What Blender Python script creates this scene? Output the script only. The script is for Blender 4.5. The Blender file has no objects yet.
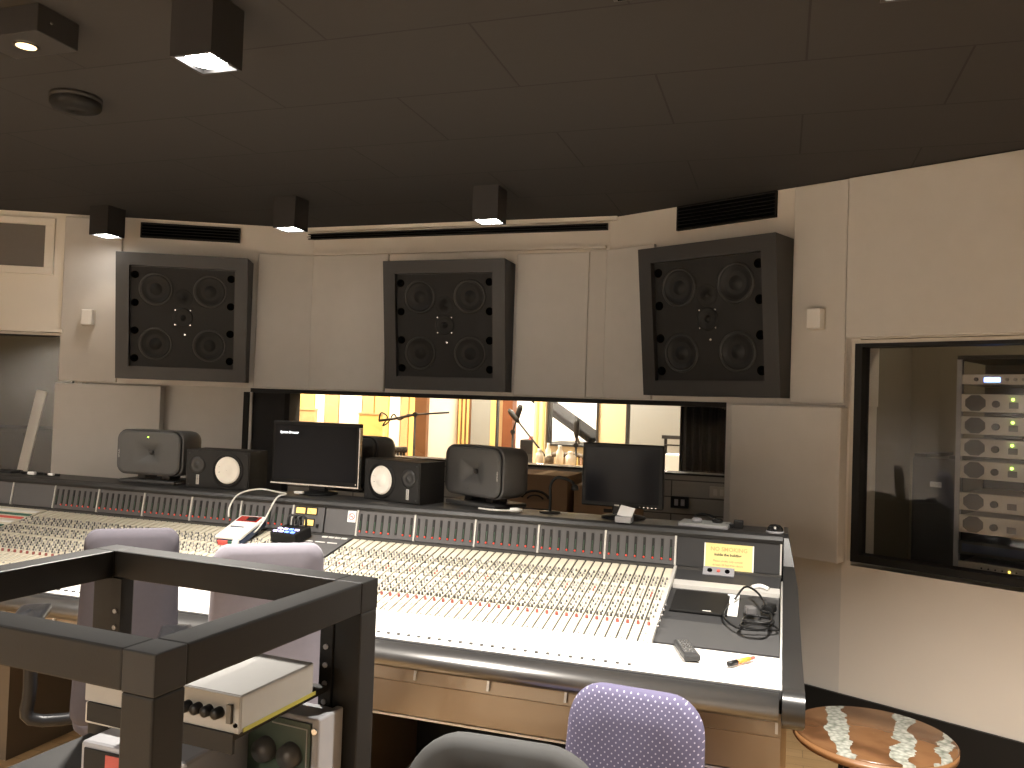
import bpy, bmesh, math, random
from math import sin, cos, tan, pi, radians as R
from mathutils import Vector as V, Matrix as M
random.seed(7)
S = bpy.context.scene
COL = S.collection

# ------------------------------------------------------------------ helpers
class MB:
    """collects shapes in one bmesh; build() links them as ONE mesh object"""
    def __init__(s): s.b = bmesh.new(); s.mi = 0; s.smooth = False
    def _fin(s, fs, sm=None):
        for f in fs:
            f.material_index = s.mi
            f.smooth = s.smooth if sm is None else sm
    def box(s, c, d, rot=None, bev=0.0, seg=2):
        t = bmesh.new()
        bmesh.ops.create_cube(t, size=1.0)
        bmesh.ops.scale(t, vec=V(d), verts=t.verts)
        if bev > 0:
            bmesh.ops.bevel(t, geom=t.edges[:], offset=bev, segments=seg, affect='EDGES', profile=.5, clamp_overlap=True)
        m = M.Translation(V(c)) @ (rot.to_4x4() if rot is not None else M.Identity(4))
        s.merge(t, m, sm=None); return s
    def bb(s, x0, x1, y0, y1, z0, z1, bev=0.0, seg=2):
        return s.box(((x0+x1)/2, (y0+y1)/2, (z0+z1)/2), (x1-x0, y1-y0, z1-z0), None, bev, seg)
    def merge(s, t, m, sm=None):
        mp = {}
        for v in t.verts: mp[v] = s.b.verts.new(m @ v.co)
        fs = []
        for f in t.faces:
            try: fs.append(s.b.faces.new([mp[v] for v in f.verts]))
            except ValueError: pass
        s._fin(fs, sm); t.free()
    def loops(s, rings, cap=True, sm=True, closed=True):
        vs = [[s.b.verts.new(p) for p in r] for r in rings]
        fs = []; n = len(rings[0])
        for a, b in zip(vs, vs[1:]):
            for i in range(n if closed else n-1):
                j = (i+1) % n
                fs.append(s.b.faces.new((a[i], a[j], b[j], b[i])))
        s._fin(fs, sm)
        if cap and closed:
            c = []
            try: c.append(s.b.faces.new(vs[0][::-1]))
            except ValueError: pass
            try: c.append(s.b.faces.new(vs[-1]))
            except ValueError: pass
            s._fin(c, False)
        return s
    def lathe(s, prof, c=(0,0,0), axis='z', n=24, cap=False, rot=None):
        rings = []
        for r, h in prof:
            ring = []
            for i in range(n):
                a = 2*pi*i/n
                x, y = r*cos(a), r*sin(a)
                p = V((x, y, h)) if axis == 'z' else (V((x, -h, y)) if axis == 'y' else V((h, x, y)))
                if rot is not None: p = rot @ p
                ring.append(p + V(c))
            rings.append(ring)
        return s.loops(rings, cap)
    def cyl(s, c, r, h, axis='z', n=20, rot=None):
        return s.lathe([(r, -h/2), (r, h/2)], c, axis, n, True, rot)
    def tube(s, pts, r, n=8, cap=True, smooth_pts=0):
        pts = [V(p) for p in pts]
        if smooth_pts:
            pts = catmull(pts, smooth_pts)
        rings = []
        up = None
        for i, p in enumerate(pts):
            d = (pts[min(i+1, len(pts)-1)] - pts[max(i-1, 0)]).normalized()
            if up is None:
                up = V((0,0,1)) if abs(d.z) < .9 else V((1,0,0))
            x = d.cross(up)
            if x.length < 1e-5: x = d.orthogonal()
            x.normalize(); y = x.cross(d).normalized(); up = y
            if isinstance(r, (list, tuple)):
                q = i/max(1, len(pts)-1)*(len(r)-1); k0 = min(int(q), len(r)-2); rr = r[k0]+(r[k0+1]-r[k0])*(q-k0)
            else: rr = r
            rings.append([p + x*rr*cos(2*pi*k/n) + y*rr*sin(2*pi*k/n) for k in range(n)])
        return s.loops(rings, cap)
    def prism(s, prof, x0, x1, axis='x', sm=False):
        """profile of (y,z) extruded along x"""
        f = (lambda x, p: V((x, p[0], p[1]))) if axis == 'x' else (lambda x, p: V((p[0], x, p[1]))) if axis == 'y' else (lambda x, p: V((p[0], p[1], x)))
        return s.loops([[f(x0, p) for p in prof], [f(x1, p) for p in prof]], True, sm)
    def build(s, name, mats, parent=None, loc=None, rot=None):
        bmesh.ops.recalc_face_normals(s.b, faces=s.b.faces[:])
        me = bpy.data.meshes.new(name); s.b.to_mesh(me); s.b.free()
        for m in (mats if isinstance(mats, (list, tuple)) else [mats]): me.materials.append(m)
        o = bpy.data.objects.new(name, me); COL.objects.link(o)
        if parent: o.parent = parent
        if loc is not None: o.location = loc
        if rot is not None: o.rotation_euler = rot
        return o

def catmull(p, k):
    out = []
    q = [p[0]] + p + [p[-1]]
    for i in range(1, len(q)-2):
        for j in range(k):
            t = j/k
            a, b, c, d = q[i-1], q[i], q[i+1], q[i+2]
            out.append(.5*((2*b) + (c-a)*t + (2*a-5*b+4*c-d)*t*t + (3*b-a-3*c+d)*t**3))
    out.append(p[-1]); return out

def rrect(w, h, r, n=6, taper=0.0):
    """rounded rectangle outline in (x,z), taper narrows the top"""
    pts = []
    for cx, cz, a0 in ((w/2-r, h/2-r, 0), (-w/2+r, h/2-r, pi/2), (-w/2+r, -h/2+r, pi), (w/2-r, -h/2+r, 3*pi/2)):
        for i in range(n+1):
            a = a0 + pi/2*i/n
            x, z = cx + r*cos(a), cz + r*sin(a)
            pts.append((x*(1 - taper*(z/h+.5)), z))
    return pts

def cushion(mb, out, prof, f=None):
    """outline scaled by s (inset) at depth y for each (s,y): a padded slab"""
    rings = []
    for s_, y in prof:
        rings.append([V((x*s_, y + (f(x*s_, z*s_) if f else 0), z*s_)) for x, z in out])
    mb.loops(rings, True, True)

def text_into(mb, body, size, mat4, extrude=0.0004, align='CENTER', bold=0.0):
    cu = bpy.data.curves.new('lettering', 'FONT'); cu.body = body; cu.size = size
    cu.extrude = extrude; cu.align_x = align; cu.align_y = 'CENTER'; cu.offset = bold
    cu.resolution_u = 2
    o = bpy.data.objects.new('lettering', cu); COL.objects.link(o)
    dg = bpy.context.evaluated_depsgraph_get()
    me = bpy.data.meshes.new_from_object(o.evaluated_get(dg))
    t = bmesh.new(); t.from_mesh(me)
    mb.merge(t, mat4, False)
    bpy.data.objects.remove(o); bpy.data.meshes.remove(me); bpy.data.curves.remove(cu)

# lettering in the x-z plane facing -y
UP = M.Rotation(pi/2, 4, 'X')

def tag(o, label=None, cat=None, group=None, kind=None):
    if label: o['label'] = label
    if cat: o['category'] = cat
    if group: o['group'] = group
    if kind: o['kind'] = kind
    return o

def empty(name, label, cat, loc=(0,0,0), rz=0, group=None):
    o = bpy.data.objects.new(name, None); COL.objects.link(o)
    o.empty_display_size = .1
    o.location = loc; o.rotation_euler = (0, 0, rz)
    return tag(o, label, cat, group)

KIDS = {}
def copy_tree(o, parent=None):
    c = o.copy(); COL.objects.link(c); c.parent = parent
    for ch in list(o.children): copy_tree(ch, c)
    return c

def struct(mb, name, mat, loc=None, rz=None):
    o = mb.build(name, mat, None, loc, (0,0,rz) if rz is not None else None)
    o['kind'] = 'structure'; return o

# ------------------------------------------------------------------ materials
def mat(name, col, rough=.6, metal=0.0, noise=.06, nscale=30.0, bump=0.0, bscale=200.0, emit=None, estr=0.0, spec=.5, sheen=0.0):
    m = bpy.data.materials.new(name); m.use_nodes = True
    nt = m.node_tree; b = nt.nodes['Principled BSDF']; L = nt.links
    b.inputs['Roughness'].default_value = rough; b.inputs['Metallic'].default_value = metal
    b.inputs['Specular IOR Level'].default_value = spec
    tc = nt.nodes.new('ShaderNodeTexCoord')
    if noise > 0:
        n = nt.nodes.new('ShaderNodeTexNoise'); n.inputs['Scale'].default_value = nscale
        n.inputs['Detail'].default_value = 4
        L.new(tc.outputs['Object'], n.inputs['Vector'])
        mx = nt.nodes.new('ShaderNodeMix'); mx.data_type = 'RGBA'
        mx.inputs[6].default_value = (*[c*(1-noise) for c in col], 1)
        mx.inputs[7].default_value = (*[min(1, c*(1+noise)) for c in col], 1)
        L.new(n.outputs['Fac'], mx.inputs[0]); L.new(mx.outputs[2], b.inputs['Base Color'])
    else:
        b.inputs['Base Color'].default_value = (*col, 1)
    if bump > 0:
        n2 = nt.nodes.new('ShaderNodeTexNoise'); n2.inputs['Scale'].default_value = bscale
        L.new(tc.outputs['Object'], n2.inputs['Vector'])
        bp = nt.nodes.new('ShaderNodeBump'); bp.inputs['Strength'].default_value = bump; bp.inputs['Distance'].default_value = .002
        L.new(n2.outputs['Fac'], bp.inputs['Height']); L.new(bp.outputs['Normal'], b.inputs['Normal'])
    if emit:
        b.inputs['Emission Color'].default_value = (*emit, 1); b.inputs['Emission Strength'].default_value = estr
    if sheen: b.inputs['Sheen Weight'].default_value = sheen
    return m

def mat_glass(name, refl=1.0, tint=(1,1,1)):
    m = bpy.data.materials.new(name); m.use_nodes = True
    nt = m.node_tree; nt.nodes.clear(); L = nt.links
    out = nt.nodes.new('ShaderNodeOutputMaterial'); mx = nt.nodes.new('ShaderNodeMixShader')
    fr = nt.nodes.new('ShaderNodeFresnel'); fr.inputs['IOR'].default_value = 1.5
    mu = nt.nodes.new('ShaderNodeMath'); mu.operation = 'MULTIPLY'; mu.inputs[1].default_value = refl
    t = nt.nodes.new('ShaderNodeBsdfTransparent'); t.inputs['Color'].default_value = (*tint, 1)
    g = nt.nodes.new('ShaderNodeBsdfGlossy'); g.inputs['Roughness'].default_value = .01
    L.new(fr.outputs[0], mu.inputs[0]); L.new(mu.outputs[0], mx.inputs[0])
    L.new(t.outputs[0], mx.inputs[1]); L.new(g.outputs[0], mx.inputs[2]); L.new(mx.outputs[0], out.inputs['Surface'])
    return m

def mat_brick(name, c1, c2, mortar, bw, rh, off, rough, msize, loc=(0,0,0), noise=.1, rot=(0,0,0), bump=.4):
    m = bpy.data.materials.new(name); m.use_nodes = True
    nt = m.node_tree; b = nt.nodes['Principled BSDF']; L = nt.links
    b.inputs['Roughness'].default_value = rough
    tc = nt.nodes.new('ShaderNodeTexCoord'); mp = nt.nodes.new('ShaderNodeMapping')
    mp.inputs['Location'].default_value = loc; mp.inputs['Rotation'].default_value = rot
    L.new(tc.outputs['Object'], mp.inputs['Vector'])
    br = nt.nodes.new('ShaderNodeTexBrick')
    br.inputs['Scale'].default_value = 1; br.inputs['Brick Width'].default_value = bw; br.inputs['Row Height'].default_value = rh
    br.inputs['Mortar Size'].default_value = msize; br.inputs['Mortar Smooth'].default_value = .1; br.offset = off; br.offset_frequency = 2
    br.inputs['Color1'].default_value = (*c1, 1); br.inputs['Color2'].default_value = (*c2, 1); br.inputs['Mortar'].default_value = (*mortar, 1)
    L.new(mp.outputs[0], br.inputs['Vector'])
    n = nt.nodes.new('ShaderNodeTexNoise'); n.inputs['Scale'].default_value = 6; n.inputs['Detail'].default_value = 5
    sc = nt.nodes.new('ShaderNodeMapping'); sc.inputs['Scale'].default_value = (1, 8, 8)
    L.new(tc.outputs['Object'], sc.inputs['Vector']); L.new(sc.outputs[0], n.inputs['Vector'])
    mx = nt.nodes.new('ShaderNodeMix'); mx.data_type = 'RGBA'; mx.blend_type = 'MULTIPLY'; mx.inputs[0].default_value = noise
    L.new(br.outputs['Color'], mx.inputs[6]); L.new(n.outputs['Fac'], mx.inputs[7])
    L.new(mx.outputs[2], b.inputs['Base Color'])
    bp = nt.nodes.new('ShaderNodeBump'); bp.inputs['Strength'].default_value = bump; bp.inputs['Distance'].default_value = .003; bp.invert = True
    L.new(br.outputs['Fac'], bp.inputs['Height']); L.new(bp.outputs['Normal'], b.inputs['Normal'])
    return m

def mat_dots(name, base, dot, scale):
    m = mat(name, base, .95, noise=0); nt = m.node_tree; b = nt.nodes['Principled BSDF']; L = nt.links
    tc = nt.nodes.new('ShaderNodeTexCoord'); mp = nt.nodes.new('ShaderNodeMapping')
    mp.inputs['Rotation'].default_value = (0, pi/4, 0); mp.inputs['Scale'].default_value = (scale, 0.0, scale)
    L.new(tc.outputs['Object'], mp.inputs['Vector'])
    vo = nt.nodes.new('ShaderNodeTexVoronoi'); vo.inputs['Scale'].default_value = 1; vo.inputs['Randomness'].default_value = 0
    L.new(mp.outputs[0], vo.inputs['Vector'])
    lt = nt.nodes.new('ShaderNodeMath'); lt.operation = 'LESS_THAN'; lt.inputs[1].default_value = .155
    L.new(vo.outputs['Distance'], lt.inputs[0])
    mx = nt.nodes.new('ShaderNodeMix'); mx.data_type = 'RGBA'
    mx.inputs[6].default_value = (*base, 1); mx.inputs[7].default_value = (*dot, 1)
    L.new(lt.outputs[0], mx.inputs[0]); L.new(mx.outputs[2], b.inputs['Base Color'])
    return m

def mat_resin_wood(name):
    """walnut-like round top with pale crackled resin rivers"""
    m = mat(name, (.3,.12,.04), .22, noise=0, spec=.3); nt = m.node_tree; b = nt.nodes['Principled BSDF']; L = nt.links
    tc = nt.nodes.new('ShaderNodeTexCoord')
    mp = nt.nodes.new('ShaderNodeMapping'); mp.inputs['Scale'].default_value = (1, 1.0, 1); mp.inputs['Rotation'].default_value = (0,0,R(20))
    L.new(tc.outputs['Object'], mp.inputs['Vector'])
    w = nt.nodes.new('ShaderNodeTexWave'); w.wave_type = 'RINGS'; w.inputs['Scale'].default_value = 6; w.inputs['Distortion'].default_value = 5; w.inputs['Detail'].default_value = 3
    L.new(mp.outputs[0], w.inputs['Vector'])
    r1 = nt.nodes.new('ShaderNodeValToRGB')
    r1.color_ramp.elements[0].color = (.085,.040,.018,1); r1.color_ramp.elements[1].color = (.16,.080,.036,1)
    L.new(w.outputs['Color'], r1.inputs[0])
    # rivers: bands of x bent by noise
    sx = nt.nodes.new('ShaderNodeSeparateXYZ'); L.new(tc.outputs['Object'], sx.inputs[0])
    n = nt.nodes.new('ShaderNodeTexNoise'); n.inputs['Scale'].default_value = 7; n.inputs['Detail'].default_value = 6
    L.new(tc.outputs['Object'], n.inputs['Vector'])
    def band(c, slope, wd):
        a = nt.nodes.new('ShaderNodeMath'); a.operation = 'MULTIPLY_ADD'; a.inputs[1].default_value = slope
        L.new(sx.outputs[1], a.inputs[0]); L.new(sx.outputs[0], a.inputs[2])
        a2 = nt.nodes.new('ShaderNodeMath'); a2.operation = 'MULTIPLY_ADD'; a2.inputs[1].default_value = .16
        L.new(n.outputs['Fac'], a2.inputs[0]); L.new(a.outputs[0], a2.inputs[2])
        d = nt.nodes.new('ShaderNodeMath'); d.operation = 'SUBTRACT'; d.inputs[1].default_value = c + .08
        L.new(a2.outputs[0], d.inputs[0])
        e = nt.nodes.new('ShaderNodeMath'); e.operation = 'ABSOLUTE'; L.new(d.outputs[0], e.inputs[0])
        f = nt.nodes.new('ShaderNodeMath'); f.operation = 'LESS_THAN'; f.inputs[1].default_value = wd
        L.new(e.outputs[0], f.inputs[0]); return f
    f1, f2, f3 = band(-.115, .25, .034), band(.10, .12, .03), band(.215, .05, .018)
    a1 = nt.nodes.new('ShaderNodeMath'); a1.operation = 'MAXIMUM'; L.new(f1.outputs[0], a1.inputs[0]); L.new(f2.outputs[0], a1.inputs[1])
    a2 = nt.nodes.new('ShaderNodeMath'); a2.operation = 'MAXIMUM'; L.new(a1.outputs[0], a2.inputs[0]); L.new(f3.outputs[0], a2.inputs[1])
    vo = nt.nodes.new('ShaderNodeTexVoronoi'); vo.inputs['Scale'].default_value = 60; L.new(tc.outputs['Object'], vo.inputs['Vector'])
    r2 = nt.nodes.new('ShaderNodeValToRGB'); r2.color_ramp.elements[0].color = (.42,.42,.37,1); r2.color_ramp.elements[1].color = (.13,.14,.115,1)
    L.new(vo.outputs['Distance'], r2.inputs[0])
    mx = nt.nodes.new('ShaderNodeMix'); mx.data_type = 'RGBA'
    L.new(a2.outputs[0], mx.inputs[0]); L.new(r1.outputs[0], mx.inputs[6]); L.new(r2.outputs[0], mx.inputs[7])
    L.new(mx.outputs[2], b.inputs['Base Color'])
    return m

m_fabric = mat('beige_fabric', (.57,.54,.50), .95, noise=.04, nscale=12, bump=.25, bscale=500)
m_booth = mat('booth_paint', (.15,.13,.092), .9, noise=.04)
m_paint = mat('cream_paint', (.68,.63,.565), .7, noise=.03, nscale=3)
m_paint_white = mat('white_paint', (.84,.79,.71), .6, noise=.03, nscale=3)
m_ceiling = mat_brick('charcoal_ceiling_tile', (.036,.034,.0325), (.034,.032,.0305), (.017,.016,.015), 1.03, .54, .5, .9, .004, (-1.17, -2.97, 0), .08)
m_floor = mat_brick('maple_floor', (.52,.34,.17), (.44,.28,.13), (.2,.12,.05), 1.4, .09, .37, .35, .0015, (0,0,0), .35)
m_black = mat('black_paint', (.010,.0095,.009), .55, spec=.25)
m_black_gloss = mat('black_gloss', (.012,.012,.012), .15)
m_bridge = mat('bridge_black', (.025,.024,.023), .5, noise=.08)
m_soffit = mat('charcoal_lacquer', (.026,.0255,.025), .45, noise=.08)
m_baffle = mat('black_baffle', (.016,.0155,.015), .6, spec=.3)
m_cone = mat('dark_cone', (.010,.010,.010), .5, spec=.3)
m_ring = mat('driver_ring', (.022,.021,.020), .4)
m_hole = mat('port_black', (.0015,.0015,.0015), .9, noise=0, spec=.02)
m_fixture = mat('fixture_black', (.028,.026,.025), .45)
m_lens = mat('lamp_lens', (1,1,1), .5, noise=0, emit=(1,.97,.92), estr=25)
m_lens_warm = mat('warm_lamp', (1,.8,.5), .5, noise=0, emit=(1,.72,.40), estr=2.2)
m_gray_metal = mat('console_gray', (.108,.104,.104), .5, spec=.3, noise=.05)
m_strip_gray = mat('front_strip_gray', (.06,.059,.059), .5, spec=.3)
m_gray_dark = mat('console_dark_gray', (.034,.0335,.034), .5, spec=.3, noise=.05)
m_strip = mat('strip_cream', (.66,.60,.47), .45, noise=.04)
m_gap = mat('strip_gap', (.045,.042,.038), .7)
m_apron = mat('apron_white', (.72,.70,.66), .5, noise=.03)
m_divider = mat('aluminium_divider', (.62,.60,.56), .4, metal=.3)
m_slot = mat('meter_slot', (.006,.006,.006), .4, noise=0)
m_led_red = mat('red_led', (.6,.04,.02), .3, noise=0, emit=(1,.12,.06), estr=.3)
m_led_green = mat('green_led', (.3,.8,.05), .3, noise=0, emit=(.55,1,.1), estr=6)
m_led_dim = mat('dim_segments', (.03,.07,.04), .4, noise=0)
m_vu = mat('vu_face', (.9,.65,.2), .5, noise=0, emit=(1,.62,.18), estr=.55)
m_knob = mat('knob_black', (.06,.057,.053), .35)
m_knob_red = mat('knob_red', (.26,.07,.055), .4)
m_knob_gray = mat('knob_gray', (.30,.29,.27), .4)
m_arm = mat('armrest_metal', (.21,.205,.20), .29, metal=.9, noise=.05)
m_bronze = mat('bronze_panel', (.31,.235,.155), .36, metal=.3, noise=.08, nscale=8)
m_dark_wood = mat('dark_panel', (.10,.075,.05), .45, noise=.12, nscale=8)
m_cheek = mat('cheek_charcoal', (.020,.0195,.019), .28)
m_white_plastic = mat('white_plastic', (.78,.76,.72), .4, noise=.02)
m_plate = mat('wall_plate', (.55,.50,.43), .45, noise=.02)
m_paper = mat('white_paper', (.85,.84,.82), .8, noise=.02)
m_genelec = mat('speaker_gray', (.085,.083,.081), .5, spec=.3, noise=.05, bump=.1, bscale=900)
m_gen_dark = mat('speaker_dark', (.035,.034,.033), .5)
m_ns = mat('black_vinyl', (.017,.0155,.014), .5, spec=.3, noise=.15, nscale=60)
m_ns_cone = mat('white_cone', (.90,.86,.78), .7, noise=.03)
m_dome = mat('dust_cap', (.66,.63,.57), .6)
m_screen = mat('dark_screen', (.006,.0065,.009), .12, noise=0, spec=.12)
m_bezel = mat('bezel_black', (.008,.008,.008), .4, spec=.15)
m_silver = mat('silver_trim', (.6,.6,.6), .25, metal=.9)
m_text_lit = mat('lit_letters', (1,1,1), .5, noise=0, emit=(.9,.95,1), estr=1.6)
m_text_gray = mat('gray_letters', (.55,.53,.5), .5, noise=0)
m_steel_black = mat('rack_black', (.0135,.0128,.012), .5, spec=.22, noise=.18, nscale=14, bump=.06, bscale=300)
m_hole_steel = mat('bare_weld', (.024,.024,.0245), .5, spec=.25, noise=.2, nscale=20)
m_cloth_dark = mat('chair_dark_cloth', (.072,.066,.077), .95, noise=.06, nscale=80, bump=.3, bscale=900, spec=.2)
m_cloth_gray = mat('chair_gray_cloth', (.17,.158,.185), .95, noise=.06, nscale=80, bump=.3, bscale=900, sheen=.1)
m_cloth_purple = mat_dots('chair_dotted_cloth', (.088,.080,.138), (.38,.355,.46), 76)
m_chair_plastic = mat('chair_plastic', (.010,.010,.011), .35, spec=.25)
m_chair_shell = mat('chair_shell_gray', (.05,.05,.049), .75, spec=.25)
m_chrome = mat('chrome', (.6,.6,.6), .15, metal=1)
m_cardboard = mat('cardboard', (.30,.185,.10), .9, noise=.1, nscale=10)
m_ink = mat('box_ink', (.03,.026,.022), .9)
m_sign = mat('yellow_sign', (.86,.70,.28), .6, noise=.02)
m_sign_red = mat('sign_orange', (.66,.40,.16), .7, noise=0)
m_sign_blk = mat('sign_black', (.05,.05,.03), .7, noise=0)
m_red = mat('red_ink', (.65,.10,.08), .6, noise=0)
m_red_lcd = mat('red_display', (.22,.02,.015), .25, noise=0, emit=(1,.06,.03), estr=.12)
m_blue_led = mat('blue_led', (.1,.2,1), .3, noise=0, emit=(.12,.22,1), estr=4)
m_lilac_led = mat('lilac_led', (.7,.65,1), .3, noise=0, emit=(.65,.6,1), estr=2.0)
m_navy = mat('navy_side', (.02,.035,.08), .4)
m_teal = mat('teal_end', (.02,.12,.08), .5)
m_orange = mat('orange_marker', (.85,.27,.03), .45, noise=.02)
m_cable = mat('black_cable', (.010,.010,.010), .4, spec=.25)
m_cable_white = mat('white_cable', (.70,.68,.62), .45)
m_amp = mat('amp_face', (.50,.47,.42), .45, noise=.04)
m_amp_dark = mat('amp_vent', (.035,.033,.032), .6)
m_blue_lcd = mat('blue_display', (.1,.2,.9), .3, noise=0, emit=(.25,.4,1), estr=7)
m_slat = mat_brick('slat_cladding', (.40,.375,.33), (.36,.335,.295), (.12,.11,.10), .75, .105, .5, .8, .004, (0,0,0), .2, (pi/2,0,0))
m_curtain = mat('black_curtain', (.008,.008,.008), .95, spec=.1)
m_glass = mat_glass('pane_glass', 1.0)
m_glass_dark = mat_glass('booth_glass', .7, (.93,.93,.93))
m_table_top = mat_resin_wood('resin_and_wood')
m_wood_edge = mat('wood_rim', (.22,.105,.04), .4, noise=.15, nscale=12)
m_gear_white = mat('gear_white', (.27,.262,.245), .45)
m_gear_gray = mat('gear_gray', (.27,.27,.285), .4, noise=.04)
m_gear_green = mat('gear_green', (.035,.055,.035), .45)
m_gear_red = mat('gear_red', (.35,.06,.05), .45, noise=.1)
m_yellow = mat('yellow_tape', (.26,.235,.04), .5)
m_lv_cream = mat('live_cream', (.80,.66,.44), .8, noise=.03)
m_lv_white = mat('live_white', (.86,.82,.74), .8, noise=.02)
m_lv_yellow = mat('live_yellow', (.80,.56,.20), .7, noise=.05)
m_lv_tan = mat('live_tan', (.52,.36,.20), .7, noise=.06)
m_post = mat('post_brown', (.19,.085,.034), .5, noise=.15, nscale=10)
m_post_red = mat('post_red', (.20,.065,.022), .5, noise=.12, nscale=10)
m_lv_gray = mat('live_gray', (.30,.305,.29), .7, noise=.04)
m_piano = mat('piano_black', (.02,.02,.02), .12)

# ------------------------------------------------------------------ camera
cam = bpy.data.cameras.new('camera'); co = bpy.data.objects.new('camera', cam); COL.objects.link(co)
cam.sensor_width = 36; cam.lens = 828/1024*36; cam.clip_start = .05
co.matrix_world = M.Translation((2.15, 0, 1.6)) @ M.Rotation(R(18.1), 4, 'Z') @ M.Rotation(pi/2+R(1.38), 4, 'X') @ M.Rotation(R(1.95), 4, 'Z')
S.camera = co

# ------------------------------------------------------------------ room shell
A = R(26); CA, SA = cos(A), sin(A)
CX, CY = 1.08, 5.19           # where the centre wall meets the angled walls
CEIL = 2.81; HEAD = 1.65
def fac(side, u, off=0.0, z=0.0):
    """point on the angled wall: u along it from the corner, off towards the room"""
    return V((side*(CX + u*CA - off*SA), CY - u*SA - off*CA, z))
def frz(side): return -A if side > 0 else A
def fbox(mb, side, u0, u1, o0, o1, z0, z1, bev=0.0):
    c = fac(side, (u0+u1)/2, (o0+o1)/2, (z0+z1)/2)
    mb.box(c, (u1-u0, abs(o1-o0), z1-z0), M.Rotation(frz(side), 3, 'Z'), bev)
UE = 3.2
XE = CX + UE*CA; YE = CY - UE*SA
struct(MB().bb(-5.2, 5.2, -3.2, 5.45, -.1, 0), 'floor', m_floor)
struct(MB().bb(-5.2, 5.2, -3.2, 5.45, CEIL, CEIL+.15), 'ceiling', m_ceiling)
struct(MB().bb(-CX-.02, CX+.02, CY, CY+.25, HEAD, CEIL), 'wall_front', m_paint)
for s, nm in ((-1, 'left'), (1, 'right')):
    # the soffit above the windows and the lower wall set back beneath it
    mb = MB(); fbox(mb, s, 0, 1.6, -.25, 0, HEAD, CEIL); struct(mb, 'wall_front_'+nm, m_paint)
    mb = MB(); fbox(mb, s, .40 if s < 0 else .86, 1.53 if s > 0 else 1.6, -.30, -.08 if s < 0 else 0, 0, HEAD); struct(mb, 'wall_lower_'+nm, m_fabric)
    # wall with the side window cut into it
    mb = MB()
    fbox(mb, s, 1.53, UE, -.30, .0, 1.985, CEIL); fbox(mb, s, 1.53, UE, -.30, .0, 0, .85)
    fbox(mb, s, 1.53, 1.575, -.30, .0, .85, 1.985); fbox(mb, s, 2.62, UE, -.30, .0, .85, 1.985)
    struct(mb, 'wall_side_'+nm, m_paint if s > 0 else m_paint_white)
    struct(MB().bb(s*XE-.1+.1*s, s*XE+.1+.1*s, -3.1, YE+.05, 0, CEIL), 'wall_'+nm, m_fabric)
    # dark room behind the side window
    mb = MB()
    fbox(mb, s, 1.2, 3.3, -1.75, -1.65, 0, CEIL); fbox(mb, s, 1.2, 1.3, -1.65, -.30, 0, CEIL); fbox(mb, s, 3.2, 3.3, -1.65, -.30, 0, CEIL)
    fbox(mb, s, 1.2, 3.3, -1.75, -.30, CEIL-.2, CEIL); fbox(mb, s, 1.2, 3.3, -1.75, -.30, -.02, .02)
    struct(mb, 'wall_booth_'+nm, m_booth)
struct(MB().bb(-4.2, 4.2, -3.2, -3.0, 0, CEIL), 'wall_back', m_fabric)

# baseboards
for s, nm in ((-1, 'left'), (1, 'right')):
    mb = MB(); fbox(mb, s, .42, UE, 0, .018, 0, .205); struct(mb, 'baseboard_'+nm, m_black)
# fabric panels on the soffit: things that could be lifted off
def wall_panel(side, u0, u1, o0, o1, z0, z1, label, m=m_fabric):
    mb = MB()
    if side == 0: mb.bb(u0, u1, CY-o1, CY-o0, z0, z1, .006)
    else: fbox(mb, side, u0, u1, o0, o1, z0, z1, .006)
    return tag(mb.build('acoustic_panel', m), label, 'wall panel', 'beige fabric panels on the front wall')
wall_panel(0, -1.065, -.47, 0, .03, HEAD+.005, 2.61, 'flat beige fabric panel left of the centre soffit loudspeaker')
wall_panel(0, .47, .955, 0, .03, HEAD+.005, 2.59, 'flat beige fabric panel right of the centre soffit loudspeaker')
wall_panel(-1, -.005, .38, 0, .03, HEAD+.005, 2.61, 'beige fabric panel right beside the left soffit loudspeaker')
wall_panel(0, .957, 1.072, 0, .03, HEAD+.005, 2.60, 'narrow beige fabric strip in the corner left of the right soffit loudspeaker')
wall_panel(1, .0, .36, 0, .03, HEAD+.005, 2.60, 'beige fabric panel filling the gap left of the right soffit loudspeaker')
wall_panel(-1, 1.30, 1.675, 0, .03, HEAD+.005, 2.79, 'tall beige fabric panel left of the left soffit loudspeaker behind the sensor')
wall_panel(1, 1.24, 1.528, 0, .02, HEAD+.005, 2.805, 'tall beige fabric panel right of the right soffit loudspeaker behind the sensor')
wall_panel(1, .94, 1.545, 0, .09, .862, HEAD-.01, 'square beige absorber panel on the lower wall beside the rack window')
wall_panel(-1, 1.0, 1.695, -.08, .03, .855, HEAD-.01, 'square beige absorber panel standing behind the left gray loudspeaker')
# upper right wall panel above the rack window
wall_panel(1, 1.532, 2.9, 0, .03, 1.99, 2.805, 'large beige panel high on the right wall above the rack window')

# window head strip and centre window
mb = MB(); mb.bb(-CX-.02, CX+.02, CY-.005, 5.42, HEAD-.028, HEAD)
for s in (-1, 1): fbox(mb, s, 0, .86 if s > 0 else .40, -.36, .004, HEAD-.028, HEAD)
struct(mb, 'trim_1', m_black)
struct(MB().bb(-1.75, 2.3, 5.30, 5.46, 0, 1.195), 'wall_front_lower', m_slat)
struct(MB().bb(-1.6, 2.2, 5.29, 5.47, 1.190, 1.200, .002), 'trim_2', m_black)
w = MB().prism([(5.325,1.200),(5.337,1.200),(5.392,HEAD-.028),(5.380,HEAD-.028)], -1.30, 1.95); struct(w, 'window_1', m_glass)
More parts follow.
